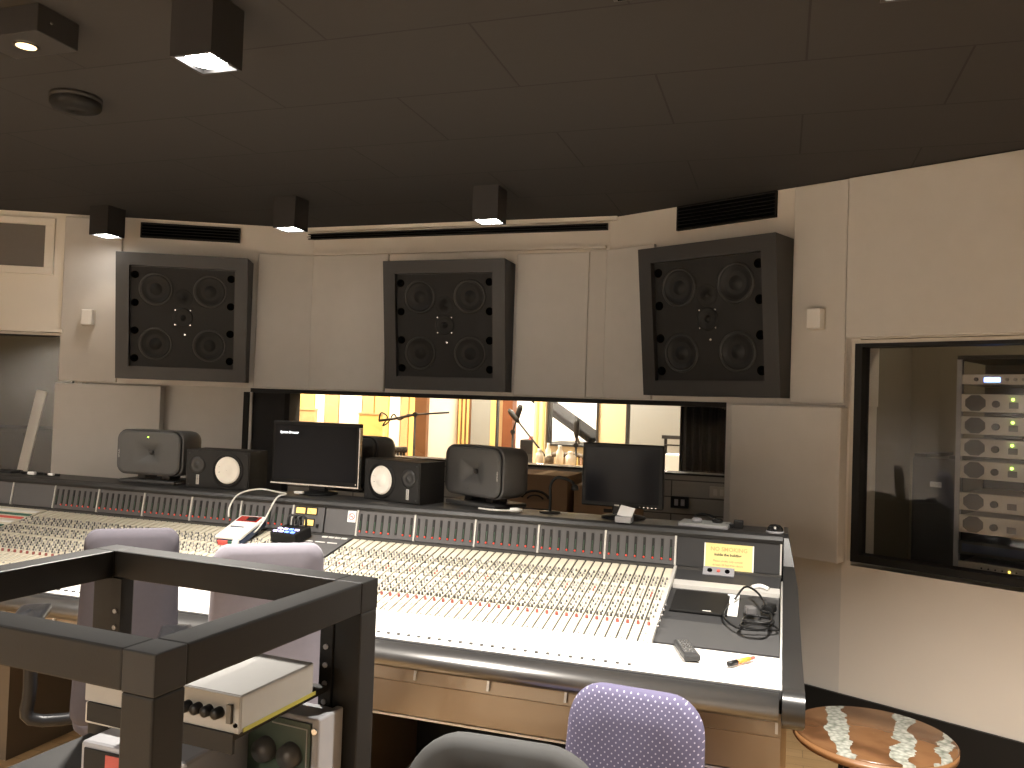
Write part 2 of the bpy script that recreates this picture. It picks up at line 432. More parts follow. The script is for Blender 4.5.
# jamb at the left of the window: two black stops with a dark gray splay between
mb = MB(); mb.bb(-1.56, -1.49, 5.06, 5.42, .4, HEAD-.028); mb.bb(-1.34, -1.29, 5.28, 5.42, .4, HEAD-.028)
j = struct(mb, 'trim_3', m_black)
struct(MB().prism([(-1.52, 5.10), (-1.31, 5.30), (-1.31, 5.42), (-1.52, 5.42)], .4, HEAD-.028, 'z'), 'trim_4', m_gray_dark)
struct(MB().bb(1.95, 2.3, 5.0, 5.46, 0, HEAD), 'wall_front_end', m_black)
# light cornice strip high on the centre wall
struct(MB().bb(-1.12, 1.13, CY-.05, CY, 2.785, CEIL), 'trim_5', m_paint_white)
struct(MB().bb(-1.06, 1.06, CY-.045, CY, 2.612, 2.628), 'trim_6', m_paint)

# side windows: frame + pane
for s, nm, k in ((1, 'right', 2), (-1, 'left', 3)):
    mb = MB(); u0, u1, z0, z1 = 1.577, 2.62, .872, 1.962
    fw = .036 if s > 0 else .012
    fbox(mb, s, u0, u0+fw, -.09, .012, z0, z1); fbox(mb, s, u1-.05, u1, -.09, .012, z0, z1)
    fbox(mb, s, u0+fw, u1-.05, -.09, .012, z0, z0+fw); fbox(mb, s, u0+fw, u1-.05, -.09, .012, z1-fw*.5, z1)
    struct(mb, 'trim_%d' % (k+5), m_black)
    mb = MB(); fbox(mb, s, u0+.01, u1-.02, -.045, -.035, z0+.01, z1-.01); struct(mb, 'window_%d' % k, m_glass_dark)
    mb = MB(); fbox(mb, s, u0-.02, u1, .0, .006, z1, z1+.018); fbox(mb, s, u0-.02, u0, .0, .006, z0, z1)
    struct(mb, 'trim_%d' % (k+7), m_plate)
# small ledge under the upper left wall
mb = MB(); fbox(mb, -1, 1.66, 1.80, 0, .05, 1.985, 2.005); struct(mb, 'trim_11', m_paint_white)

# framed gray window high at the left
mb = MB(); u0, u1, z0, z1 = 1.805, 2.5, 2.43, 2.72
fbox(mb, -1, u0-.06, u1, 0, .022, z1, z1+.05, .003); fbox(mb, -1, u0-.06, u1, 0, .022, z0-.05, z0, .003); fbox(mb, -1, u0-.06, u0, 0, .022, z0, z1, .003)
struct(mb, 'trim_12', m_paint_white)
mb = MB(); fbox(mb, -1, u0, u1, .0, .008, z0, z1); struct(mb, 'window_4', mat('grille_gray_cloth', (.17,.155,.14), .8, noise=.12, nscale=200))

# ------------------------------------------------------------------ air grilles
def grille(name, label, w, h, slats, loc, rz):
    t = empty(name, label, 'air vent', loc, rz)
    MB().bb(-w/2, w/2, -.012, 0, -h/2, h/2).build('backing', m_hole, t)
    f = MB(); fw = .008
    f.bb(-w/2, w/2, -.02, -.012, h/2-fw, h/2); f.bb(-w/2, w/2, -.02, -.012, -h/2, -h/2+fw)
    f.bb(-w/2, -w/2+fw, -.02, -.012, -h/2+fw, h/2-fw); f.bb(w/2-fw, w/2, -.02, -.012, -h/2+fw, h/2-fw)
    f.build('frame', m_black, t)
    for i in range(slats):
        z = -h/2 + (i+.5)*h/slats
        MB().box((0, -.018, z), (w-2*fw, .012, .003), M.Rotation(R(30), 3, 'X')).build('slat', m_black, t)
    return t
grille('air_vent', 'long thin black slot diffuser above the centre soffit loudspeaker', 2.30, .042, 1, (-.085, CY, 2.752), 0)
p = fac(1, .82, 0, 2.735); grille('air_vent', 'black slatted grille above the right soffit loudspeaker', .63, .145, 7, p, frz(1))
p = fac(-1, .85, 0, 2.728); grille('air_vent', 'black slatted grille above the left soffit loudspeaker', .67, .105, 5, p, frz(-1))

# ------------------------------------------------------------------ soffit loudspeakers
def soffit(label, loc, rz):
    t = empty('soffit_loudspeaker', label, 'loudspeaker', loc, rz, 'big flush monitors in the soffit')
    W, H, top, bot = .86, .85, .225, .125
    # wedge cabinet, thick at the top; front rim around a recessed baffle
    def yf(z): return -(bot + (top-bot)*(z/H))
    fr = .085
    mb = MB()
    out = [(-W/2, 0), (W/2, 0), (W/2, H), (-W/2, H)]
    inn = [(-W/2+fr, fr), (W/2-fr, fr), (W/2-fr, H-fr), (-W/2+fr, H-fr)]
    bk = [V((x, 0, z)) for x, z in out]; fo = [V((x, yf(z), z)) for x, z in out]
    fi = [V((x, yf(z), z)) for x, z in inn]; fd = [V((x, yf(z)+.035, z)) for x, z in inn]
    mb.loops([bk, fo, fi, fd], True, False)
    mb.build('cabinet', m_soffit, t)
    tilt = math.atan2(top-bot, H)
    b = bpy.data.objects.new('baffle', None)
    def pos(x, z, d=0.0): return V((x, yf(z)+.034-d, z))
    rot = M.Rotation(tilt, 3, 'X')
    bm_ = MB(); bm_.box(pos(0, H/2, -.004), (W-2*fr-.004, .012, H-2*fr-.004), rot)
    bf = bm_.build('baffle', m_baffle, t)
    for sx in (-1, 1):
        for sz in (-1, 1):
            c = pos(sx*.178, H/2+.005+sz*.185, .002)
            wf = MB()
            wf.lathe([(.112,-.004),(.112,.006),(.104,.009),(.098,.005)], c, 'y', 36, False, rot); 
            w_ = wf.build('woofer', m_ring, t)
            cn = MB(); cn.lathe([(.099,.005),(.094,.010),(.086,.006),(.050,-.003),(.045,-.002),(.030,.006),(.012,.011),(.001,.012)], c, 'y', 36, False, rot)
            cn.build('cone', m_cone, w_)
    c = pos(0, H/2+.005, .002)
    h = MB(); h.lathe([(.066,-.004),(.066,.006),(.058,.008),(.040,.0),(.022,-.002),(.018,.008),(.001,.012)], c, 'y', 32, False, rot)
    h.build('midrange_driver', m_cone, t)
    for sx in (-1, 1):
        for sz in (-1, 1):
            MB().cyl(pos(sx*.05, H/2+.005+sz*.05, .005), .0045, .006, 'y', 8, rot).build('screw', m_silver, t)
    c = pos(0, H/2+.135, .002)
    MB().lathe([(.062,-.004),(.062,.002),(.058,.002),(.02,.0),(.018,.006),(.001,.010)], c, 'y', 28, False, rot).build('tweeter', m_baffle, t)
    MB().cyl(pos(.015, H/2-.11, .004), .006, .006, 'y', 10, rot).build('status_lamp', m_led_red if False else m_silver, t)
    for sx in (-1, 1):
        for k in range(4):
            z = H/2 + (k-1.5)*.188
            q = MB(); q.lathe([(.026,0),(.026,.004),(.022,.004),(.020,.0015),(.001,.0015)], pos(sx*.315, z, .002), 'y', 18, False, rot)
            q.build('bass_port', m_hole, t)
    return t
soffit('square charcoal soffit loudspeaker in the centre of the front wall', (.02, CY, 1.675), 0)
soffit('square charcoal soffit loudspeaker on the left angled wall', fac(-1, .845, 0, 1.685), frz(-1))
soffit('square charcoal soffit loudspeaker on the right angled wall', fac(1, .81, 0, 1.68), frz(1))

# white wall sensors
for s, u, z, lb in ((1, 1.385, 2.092, 'small white box sensor on the panel right of the right soffit loudspeaker'), (-1, 1.49, 2.095, 'small white box sensor on the panel left of the left soffit loudspeaker')):
    t = empty('wall_sensor', lb, 'sensor', fac(s, u, .02 if s > 0 else .03, z), frz(s))
    MB().bb(-.036, .036, -.06, 0, -.052, .052, .006).build('housing', m_white_plastic, t)
    MB().bb(-.042, .042, -.008, 0, -.056, .056, .003).build('backplate', m_plate, t)

# ------------------------------------------------------------------ ceiling lights
def spot(loc, energy, size, blend, col, rad=.05, aim=None):
    l = bpy.data.lights.new('downlight_beam', 'SPOT'); l.energy = energy; l.spot_size = R(size); l.spot_blend = blend
    l.color = col; l.shadow_soft_size = rad
    o = bpy.data.objects.new('downlight_beam', l); COL.objects.link(o); o.location = loc
    if aim: o.rotation_euler = (V(aim)-V(loc)).to_track_quat('-Z', 'Y').to_euler()
    return o
def cube_light(label, x, y, energy, size, col, round_=False, w=.15, h=.19, blend=.6, aim=None):
    t = empty('ceiling_spotlight', label, 'ceiling light', (x, y, CEIL), 0, 'black cube downlights')
    mb = MB(); g = w/2; q = .010
    for sx in (-1, 1):
        mb.bb(sx*g-(q if sx > 0 else 0), sx*g+(0 if sx > 0 else q), -g, g, -h, 0)
        mb.bb(-g+q, g-q, sx*g-(q if sx > 0 else 0), sx*g+(0 if sx > 0 else q), -h, 0)
    mb.bb(-g+q, g-q, -g+q, g-q, -.02, 0)
    mb.build('housing', m_fixture, t)
    ln = MB()
    if round_: ln.lathe([(.001,-h+.004),(.03,-h+.001),(.062,-h+.008),(.062,-h+.02)], (0,0,0), 'z', 28)
    else: ln.bb(-g+q, g-q, -g+q, g-q, -h+.006, -h+.012)
    ln.build('lens', m_lens, t)
    spot((x, y, CEIL-h-.012), energy, size, blend, col, .05, aim)
    return t
WARM = (1, .80, .58); NEUT = (1, .93, .84)
cube_light('black cube downlight near the left soffit loudspeaker, leftmost of the front row', -2.14, 4.36, 4, 100, WARM)
cube_light('black cube downlight in the front row above the left monitor', -.74, 4.37, 3, 100, WARM)
cube_light('black cube downlight in front of the centre soffit loudspeaker', .555, 4.365, 3, 100, WARM)
cube_light('large bright cube downlight near the camera at the top left', .43, 2.11, 560, 110, NEUT, True)
cube_light('bright downlight cut off by the top edge at the right', 2.43, 2.12, 560, 110, NEUT, True)
# square flush fixture at the left, with a warm lamp
t = empty('ceiling_lamp', 'flat square black ceiling fixture with a small warm round lamp at the top left', 'ceiling light', (-.235, 2.05, CEIL))
MB().bb(-.135, .135, -.08, .08, -.09, 0, .003).build('housing', m_fixture, t)
MB().lathe([(.040,-.091),(.040,-.094),(.031,-.0935)], (0,0,0), 'z', 24).build('bezel', m_fixture, t)
MB().cyl((0,0,-.0925), .031, .002, 'z', 24).build('lamp', m_lens_warm, t)
MB().cyl((.136,-.03,-.045), .004, .003, 'x', 8).build('screw', m_silver, t)
t = empty('smoke_detector', 'round dark smoke detector on the ceiling at the left', 'smoke detector', (-.66, 2.66, CEIL))
MB().lathe([(.001,0),(.098,0),(.098,-.016),(.001,-.016)], (0,0,0), 'z', 32).build('base', m_fixture, t)
MB().lathe([(.085,-.016),(.085,-.022)], (0,0,0), 'z', 32).build('gap_ring', m_ring, t)
MB().lathe([(.098,-.022),(.098,-.04),(.088,-.052),(.05,-.058),(.001,-.058),(.001,-.022)], (0,0,0), 'z', 32).build('cover', m_black, t)
t = empty('ceiling_speaker_box', 'dark flat ceiling box just showing at the top edge of the picture', 'ceiling fixture', (1.735, 2.20, CEIL))
MB().bb(-.07, .07, -.1, .1, -.055, 0, .003).build('housing', m_fixture, t)
MB().bb(-.055, .055, -.085, .085, -.06, -.055).build('grille', m_hole, t)

# ------------------------------------------------------------------ mixing console
CON = empty('mixing_console', 'long gray recording console with rows of faders and a meter bridge', 'mixing console', (0, 0, 0))
BW = .303
XL = [-1.653 + BW*i for i in range(6)]           # left bank of five buckets
XR = [.22 + BW*i for i in range(6)]              # right bank
X0, X1 = -2.33, 2.175
MY = 3.58                                        # foot of the meter panel
def mtr(z): return 3.58 + (z-.94)*.16            # the meter face leans back
MT = M.Rotation(-math.atan(.16), 3, 'X')
# base body with the meter bridge block
body = MB().prism([(3.60,.58),(3.79,.58),(3.79,1.065),(3.615,1.065),(3.592,.93),(3.56,.915),(2.96,.78),(2.60,.775),(2.58,.70),(2.95,.62),(3.60,.60)], X0, X1)
body.build('body', m_gray_dark, CON)
led = [(3.585,1.064),(3.578,1.078),(3.585,1.092),(3.605,1.10),(3.805,1.10),(3.81,1.065)]
MB().prism(led, X0-.01, X1-.008, sm=False).build('bridge_top', m_bridge, CON)
# the sloping bed under the strips
SY0, SZ0, SY1, SZ1 = 3.555, .930, 2.86, .797
SL = math.hypot(SY0-SY1, SZ0-SZ1); SANG = math.atan2(SZ0-SZ1, SY0-SY1)
SR = M.Rotation(SANG, 3, 'X')
def bed(x, v, n=0.0):
    """v metres down the strip from its top, n above the bed"""
    return V((x, SY0 - v*cos(SANG) - n*sin(SANG), SZ0 - v*sin(SANG) + n*cos(SANG)))
for xs in (XL, XR):
    mb = MB(); c = bed((xs[0]+xs[-1])/2, SL/2, -.012); mb.box(c, (xs[-1]-xs[0], SL, .02), SR); mb.build('strip_bed', m_gap, CON)
# apron in front
q = MB().prism([(2.88,.782),(2.875,.798),(2.545,.796),(2.54,.78)], X0+.01, X1-.005)
q.mi = 1
for xs in (XL, XR):
    for i in range(40): q.box((xs[0]+BW*(i+.5)/8, 2.605, .7990), (.010, .010, .006))
q.build('apron', [m_apron, m_knob], CON)
# strips
def strip_mesh():
    mb = MB(); mb.box((0,0,0), (.0300, SL-.004, .005)); mb.mi = 1
    mb.box((0, SL/2-.640, .0028), (.003, .075, .001)); mb.box((0, SL/2-.692, .004), (.006,.006,.006)); return mb
first = None
strips = []
for bank, xs in ((0, XL), (1, XR)):
    for bkt in range(5):
        for k in range(8):
            x = xs[bkt] + BW*(k+.5)/8
            if first is None:
                first = strip_mesh().build('channel_strip', [m_strip, m_knob_gray], CON); o = first
            else:
                o = first.copy(); COL.objects.link(o)
            o.location = bed(x, SL/2, .0); o.rotation_euler = (SANG, 0, 0); strips.append((bank, x, o))
# knobs: two columns per strip
rows = [.135+.0262*i for i in range(16)]
def knob_mesh(r=.0052, h=.012, m=m_knob):
    mb = MB(); mb.lathe([(r,0),(r*.95,h*.8),(r*.7,h),(.0005,h)], (0,0,0), 'z', 8); return mb
cols_ = [m_knob, m_knob_gray, m_knob]
kmeshes = []
stuff = MB()
RED_V = .568
kn = knob_mesh(.0062, .013).build('knob', m_knob_red, strips[40][2]); kn_red = kn.data
n_ind = 0; first_k = kn
def add_knob(o_strip, x, v, data):
    o = bpy.data.objects.new('knob', data); COL.objects.link(o); o.parent = o_strip
    o.location = (x, SL/2-v, .0025); return o
kn.location = (0, SL/2-RED_V, .0025)
kb = knob_mesh().build('knob', m_knob, strips[40][2]); kb.location = (-.007, SL/2-rows[15], .0025)
n_ind = 2
for bank, x, o in strips:
    if bank == 1:
        if o is not strips[40][2]: add_knob(o, 0, RED_V, kn_red); n_ind += 1
    else:
        stuff.mi = 1
        stuff.lathe([(.0062,0),(.0059,.010),(.0045,.013),(.0005,.013)], bed(x, RED_V, .0025), 'z', 6)
for bank, x, o in strips[50:]:
    for dx in (-.007, .007):
        if n_ind < 100 : add_knob(o, dx, rows[15], kb.data); n_ind += 1; o['_k'] = 1
for si, (bank, x, o) in enumerate(strips):
    for i, v in enumerate(rows):
        if i == 15 and o.get('_k') : continue
        if i in (4, 9): continue
        for dx in (-.007, .007):
            if random.random() < .08: continue
            if si == 40 and i == 15 and dx < 0: continue
            stuff.mi = 0 if (i*7 + (dx > 0)) % 2 else 2
            if i in (6, 7) and dx > 0 and bank == 1: stuff.mi = 1 if si % 3 == 0 else 2
            c = bed(x+dx, v, .0025)
            stuff.lathe([(.0042,0),(.0037,.009),(.0005,.0095)], c, 'z', 5)
    if '_k' in o: del o['_k']
tag(stuff.build('knob', [m_knob, m_knob_red, m_knob_gray], CON), kind='stuff')
# fader slots and caps under the red row, then the row of small buttons
caps = None
for bank, x, o in strips:
    if bank == 0: continue
    if caps is None: caps = MB().box((0,0,.006), (.011, .020, .012), None, .002, 1).build('fader_cap', m_white_plastic, CON); c = caps
    else: c = caps.copy(); COL.objects.link(c)
    c.location = bed(x, .632+random.uniform(-.012,.012), .003); c.rotation_euler = (SANG, 0, 0)
# silver edge beside the right bank of strips
MB().box(bed(XR[-1]+.006, SL/2, .004), (.012, SL, .02), SR).build('edge_trim', m_divider, CON)
# meter bridge: one panel per bucket, eight level meters each
m0 = None; l0 = None
for xs in (XL, XR):
    for b in range(5):
        xa, xb = xs[b], xs[b+1]
        zc = 1.003
        mb = MB(); mb.box(((xa+xb)/2, mtr(zc)-.004, zc), (xb-xa-.010, .010, .124), MT); mb.build('meter_panel', m_gray_metal, CON)
        for k in range(8):
            x = xa + BW*(k+.5)/8
            if m0 is None:
                q = MB(); q.box((0,0,0), (.011, .003, .086)); q.mi = 1; q.box((0,-.0016,-.012), (.004,.001,.045))
                m0 = q.build('level_meter', [m_slot, m_led_dim], CON); o = m0
            else:
                o = m0.copy(); COL.objects.link(o)
            o.location = (x, mtr(1.004)-.0105, 1.004); o.rotation_euler = (-math.atan(.16), 0, 0)
            if random.random() < .06: continue
            if l0 is None: l0 = MB().lathe([(.0045,-.001),(.0045,.002),(.003,.003),(.0005,.0032)], (0,0,0), 'y', 8).build('led', m_led_red, o); l = l0
            else: l = l0.copy(); COL.objects.link(l); l.parent = o
            l.location = (0, -.002, -.040)
for x in XL + XR + [-1.956]:
    MB().box((x, mtr(1.003)-.007, 1.003), (.008, .014, .126), MT).build('divider', m_divider, CON)
MB().bb(X0+.01, X1-.012, 3.545, 3.575, .925, .940).build('lower_rail', m_gap, CON)
# blank panels
for xa, xb in ((-1.956, -1.653), (X0+.01, -1.956), (.04, .22), (XR[-1], X1-.012)):
    MB().box(((xa+xb)/2, mtr(1.003)-.004, 1.003), (xb-xa-.010, .010, .124), MT).build('blank_panel', m_gray_metal if xb < XR[-1] else m_gray_dark, CON)
# master section: VU meters in the middle
mp_ = MB().box(((-.138+.04)/2, mtr(1.003)-.004, 1.003), (.170, .010, .124), MT).build('master_panel', m_gray_metal, CON)
for vx, vz in ((-.095, 1.040), (-.032, 1.040), (-.042, .985)):
    q = MB(); q.box((vx, mtr(vz)-.0105, vz), (.058, .004, .036), MT); v_ = q.build('vu_meter', m_bezel, CON)
    q = MB(); q.box((vx, mtr(vz)-.0130, vz), (.050, .002, .028), MT); q.build('dial', m_vu, v_)
    q = MB(); q.box((vx-.008, mtr(vz)-.0145, vz-.002), (.0012, .001, .022), MT @ M.Rotation(R(-35), 3, 'Y')); q.build('needle', m_slot, v_)
MB().box((.005, mtr(.972)-.011, .972), (.014, .006, .016), MT).build('switch', m_black, CON)
# master work surface with lines and rows of small caps
q = MB(); q.box(bed(.041, SL/2, -.002), (.345, SL, .016), SR); q.mi = 1
for i in range(5): q.box(bed(-.10+.065*i, .10, .008), (.05, .006, .003), SR)
for i in range(4): q.box(bed(.08+.035*i, .03, .008), (.028, .010, .004), SR)
q.mi = 2
for i in range(8):
    for j in range(6): q.box(bed(-.10+.038*i, .34+.04*j, .010), (.012, .012, .008), SR)
q.build('master_surface', [m_gray_metal, m_white_plastic, m_knob], CON)
# patch area at the far left with coloured tape strips
q = MB(); q.box(bed(-1.96, SL/2, -.004), (.60, SL, .016), SR); q.build('patch_surface', m_strip, CON)
for i, (mm, v) in enumerate(((m_white_plastic, .06), (m_teal, .11), (m_red, .16), (m_white_plastic, .22), (m_teal, .28), (m_white_plastic, .35), (m_red, .42), (m_white_plastic, .49))):
    q = MB(); q.box(bed(-1.96, v, .006), (.58, .022, .004), SR); q.build('tape_strip', mm, CON)
# right end section
rx0, rx1 = XR[-1]+.014, X1-.014; rc, rw = (rx0+rx1)/2, rx1-rx0
MB().prism([(3.57,.94),(3.45,.905),(3.45,.88),(3.60,.88)], rx0, rx1).build('step_panel', m_gray_dark, CON)
MB().prism([(3.452,.908),(3.452,.886),(3.40,.880),(3.40,.898)], rx0, rx1).build('trim_rail', m_divider, CON)
MB().prism([(3.41,.884),(3.02,.815),(3.02,.79),(3.41,.79)], rx0, rx1).build('recess_panel', m_gray_dark, CON)
MB().prism([(3.10,.8305),(2.89,.800),(2.89,.785),(3.10,.790)], rx0, rx1).build('front_strip', m_strip_gray, CON)
q = MB(); q.box((1.918, 3.535, .9345), (.125, .050, .014), M.Rotation(R(30), 3, 'X')); jp = q.build('jack_plate', m_gear_gray, CON)
for dx, mm in ((-.035, m_hole), (0, m_red), (.035, m_hole)):
    MB().cyl((1.918+dx, 3.530, .942), .010 if mm is m_hole else .007, .006, 'z', 12, M.Rotation(R(30), 3, 'X')).build('jack', mm, jp)
q = MB()
for i in range(5): q.cyl((rx0+.004, 2.96+.05*i, .835+.008*i), .006, .010, 'x', 10)
q.build('screw_row', m_silver, CON)
# end cheeks: profile follows the desk, thick, rounded nose
def cheek(x0, x1):
    pr = [(3.81,.60),(3.0,.60),(2.62,.665)]
    nose_c = (2.507,.764); r = .050
    for i in range(13):
        a = R(-80) - R(15)*i
        pr.append((nose_c[0]+r*cos(a), nose_c[1]+r*sin(a)))
    pr += [(2.56,.806),(2.93,.815),(3.40,.93),(3.53,.985),(3.575,1.09),(3.60,1.106),(3.81,1.106)]
    mb = MB()
    def fl(x, z, o): return x + (o*.045*(1-max(0, min(1, (z-.90)/.2))) if o else 0)
    oi, oo = (0, 1) if x0 > 0 else (-1, 0)
    mb.loops([[V((fl(x0, z, oi), y, z)) for y, z in pr], [V((fl(x1, z, oo), y, z)) for y, z in pr]], True, False)
    for f in mb.b.faces:
        if len(f.verts) == 4: f.smooth = True
    o = mb.build('end_cheek', m_cheek, CON)
    for e in o.data.edges: pass
    o.data.set_sharp_from_angle(angle=R(32)); return o
cheek(X1-.004, X1+.012); cheek(X0-.012, X0+.01)
MB().bb(X1-.012, X1+.012, 2.66, 3.78, 0, .70).build('side_panel', m_bronze, CON); MB().bb(X0-.012, X0+.012, 2.66, 3.78, 0, .70).build('side_panel', m_bronze, CON)
q = MB(); q.box((X1-.014, mtr(1.003)-.008, 1.003), (.006, .014, .128), MT); q.build('divider', m_divider, CON)
q = MB(); q.tube([(X1-.008, 3.45, .935), (X1-.008, 2.90, .806), (X1-.008, 2.56, .800)], .0045, 6); q.build('edge_trim', m_divider, CON)
# padded metal armrest
ar = []
for i in range(20):
    a = 2*pi*i/20
    ar.append((2.507+.062*cos(a), .762+.038*sin(a)))
MB().prism(ar, X0+.01, X1-.013, sm=True).build('armrest', m_arm, CON)
MB().prism([(2.545,.800),(2.52,.803),(2.515,.780),(2.545,.775)], X0+.01, X1-.005).build('armrest_lip', m_gray_dark, CON)
MB().prism([(2.56,.726),(2.545,.664),(2.56,.657),(2.62,.67),(2.62,.73)], X0+.01, X1-.005).build('upper_front_panel', m_bronze, CON)
MB().prism([(2.57,.652),(2.555,.552),(2.565,.545),(3.3,.57),(3.3,.63),(2.62,.66)], X0+.01, X1-.005).build('lower_front_panel', m_bronze, CON)
MB().bb(X0+.01, X1-.013, 2.553, 2.563, .541, .548).build('front_edge', m_divider, CON)
for i in range(17):
    x = 2.158 if i == 0 else 2.044 - .257*i + .257*0
    if x < X0+.1: break
    MB().box((x, 2.544, .697), (.008, .008, .046), M.Rotation(R(-13), 3, 'X')).build('joint_strip', m_divider, CON)
MB().bb(X0+.1, X1-.1, 3.45, 3.60, .0, .60).build('modesty_panel', m_black, CON)
for x in (-1.0, .6): MB().bb(x-.03, x+.03, 2.75, 3.5, 0, .58).build('pedestal', m_dark_wood, CON)

# ------------------------------------------------------------------ things on the meter bridge
BT = 1.10
def genelec(label, loc, rz, W=.42, H=.245, D=.24, flip=False):
    t = empty('studio_monitor', label, 'loudspeaker', loc, rz, 'gray rounded studio monitors')
    zc = .045 + H/2
    o = rrect(W, H, .055, 8)
    mb = MB(); rings = []
    prof = [(.60,.052),(.93,.040),(.972,-.002),(1.0,.012),(1.0,.10),(.985,.17),(.94,.215),(.84,.238),(.6,.24)]
    for s_, y in prof: rings.append([V((x*s_, y*.82, z*s_+zc)) for x, z in o])
    mb.loops(rings, True, True); mb.build('cabinet', m_genelec, t)
    # front baffle with the flared waveguide pressed into it
    fr = MB(); rings = []
    o2 = rrect(W*.93, H*.94, .05, 8)
    for k in range(17):
        s_ = 1 - k/16*.985
        ring = []
        for x, z in o2:
            an = math.atan2(z, x); m_ = min(1, (1-s_)*1.6); rc_ = .11*s_
            x2 = x*s_*(1-m_) + rc_*cos(an)*m_; z2 = z*s_*(1-m_) + rc_*sin(an)*m_
            r = math.hypot(x2, z2)
            d = .050*max(0, 1-r/.100)**1.5
            ring.append(V((x2, -.016+.010*(x2/W*2)**4 + d, z2+zc)))
        rings.append(ring)
    rim = [V((p.x*1.005, -.002, (p.z-zc)*1.005+zc)) for p in rings[0]]
    fr.loops([rim]+rings, False, True); fr.build('front_baffle', m_genelec, t)
    MB().lathe([(.013,-.0),(.012,.010),(.006,.014),(.0005,.015)], (0,.022,zc), 'y', 16).build('tweeter', m_gen_dark, t)
    sgn = 1 if not flip else -1
    q = MB(); text_into(q, 'GENELEC', .011, M.Translation((sgn*W*.435, -.0145, zc-.01)) @ M.Rotation(-pi/2 if flip else pi/2, 4, 'Y') @ UP, .0006); q.build('logo', m_text_gray, t)
    MB().cyl((0 if flip else -.01, -.0155, zc+(.085 if flip else -.085)), .0035, .003, 'y', 8).build('status_led', m_led_green if flip else m_silver, t)
    for sx in (-1, 1):
        q = MB(); q.box((sx*W*.18, .09, .033), (.05, .10, .026), None, .004); q.build('foot', m_gen_dark, t)
    q = MB(); q.bb(-W*.42, W*.42, -.02, .20, 0, .020, .006); q.build('base_plate', m_gen_dark, t)
    return t
genelec('gray rounded studio monitor with a lit green lamp, leftmost on the console', (-1.12, 3.69, BT), R(4), flip=True)
genelec('gray rounded studio monitor turned left, between the white-coned speaker and the blank screen', (.735, 3.77, BT), R(-27))
genelec('dark rounded studio monitor half hidden behind the computer screen', (-.045, 3.98, BT), R(-8), W=.34, H=.255, D=.2)

def ns10(label, loc, rz, woof=1):
    t = empty('bookshelf_speaker', label, 'loudspeaker', loc, rz, 'black speakers with a white cone')
    W, H, D = .37, .203, .185
    MB().bb(-W/2, W/2, 0, D, 0, H, .002, 1).build('cabinet', m_ns, t)
    MB().bb(-W/2+.006, W/2-.006, -.004, 0, .006, H-.006).build('baffle', m_baffle, t)
    c = (woof*.062, -.004, H*.5)
    w_ = MB().lathe([(.090,0),(.090,.004),(.080,.005)], c, 'y', 36).build('woofer', m_baffle, t)
    MB().lathe([(.071,.004),(.066,.010),(.060,.010),(.034,.0055),(.029,.007),(.018,.012),(.001,.014)], c, 'y', 36).build('cone', m_ns_cone, w_)
    q = MB(); q.tube([(c[0]-.030, c[1]-.001, c[2]+.012), (c[0]-.048, c[1]-.006, c[2]+.018)], .003, 6); q.tube([(c[0]-.030, c[1]-.001, c[2]-.006), (c[0]-.048, c[1]-.006, c[2]-.012)], .003, 6)
    q.build('lead_wire', m_gray_dark, w_)
    c2 = (-woof*.115, -.004, H*.60)
    MB().lathe([(.045,0),(.045,.003),(.028,.003),(.024,.001),(.014,.004),(.001,.009)], c2, 'y', 28).build('tweeter', m_soffit, t)
    q = MB(); q.box((-woof*.112, -.005, .045), (.016, .002, .050)); lg = q.build('badge', m_text_gray, t)
    q = MB(); text_into(q, 'YAMAHA', .011, M.Translation((-woof*.112, -.0065, .045)) @ M.Rotation(-pi/2, 4, 'Y') @ UP, .0004); q.build('lettering', m_slot, lg)
    for dx in (-W/2+.02, W/2-.02):
        for dz in (.02, H-.02): MB().cyl((dx, -.005, dz), .004, .003, 'y', 8).build('screw', m_gray_dark, t)
    return t
ns10('black box speaker with a white cone left of the computer screen', (-.668, 3.68, BT), R(6), 1)
ns10('black box speaker with a white cone right of the computer screen', (.335, 3.70, BT), R(-17), -1)

def monitor(label, loc, rz, W, H, zb, silver, tiltx=0):
    t = empty('computer_screen', label, 'computer screen', loc, rz)
    b = .018
    MB().bb(-W/2, W/2, 0, .035, zb, zb+H, .006).build('bezel', m_bezel, t)
    MB().bb(-W/2+b, W/2-b, -.003, 0, zb+b*1.2, zb+H-b).build('panel', m_screen, t)
    MB().bb(-.05, .05, .035, .065, .03, zb+H*.6, .004).build('neck', m_bezel, t)
    q = MB(); q.lathe([(.001,0),(.10,0),(.10,.008),(.03,.02),(.001,.02)], (0,.05,0), 'z', 28); q.build('base', m_bezel, t)
    MB().bb(-.045, .045, .03, .07, .015, .05).build('hinge', m_gray_dark, t)
    if silver:
        q = MB(); q.bb(-W/2, W/2, -.004, .02, zb-.006, zb+.001); q.bb(W/2-.001, W/2+.004, -.004, .02, zb-.006, zb+H-.02); q.build('silver_edge', m_silver, t)
    return t
m1 = monitor('wide computer screen showing one line of small white text', (-.125, 3.74, BT), R(-1), .515, .32, .052, True)
q = MB(); text_into(q, 'System Browser', .0165, M.Translation((-.208, -.0045, .052+.32-.058)) @ UP, .0002, 'LEFT', .0006); q.build('screen_text', m_text_lit, m1)
MB().cyl((.245, -.0035, .066), .004, .002, 'y', 8).build('power_lamp', m_silver, m1)
m2 = monitor('blank black computer screen at the right end of the console', (1.475, 3.70, BT), R(-3), .372, .285, .052, False)
q = MB()
for i in range(5): q.box((.085+.018*i, -.002, .060), (.007, .004, .004))
q.build('button', m_silver, m2)
q = MB(); q.box((-.02, -.002, .061), (.022, .002, .006)); q.build('badge', m_text_gray, m2)

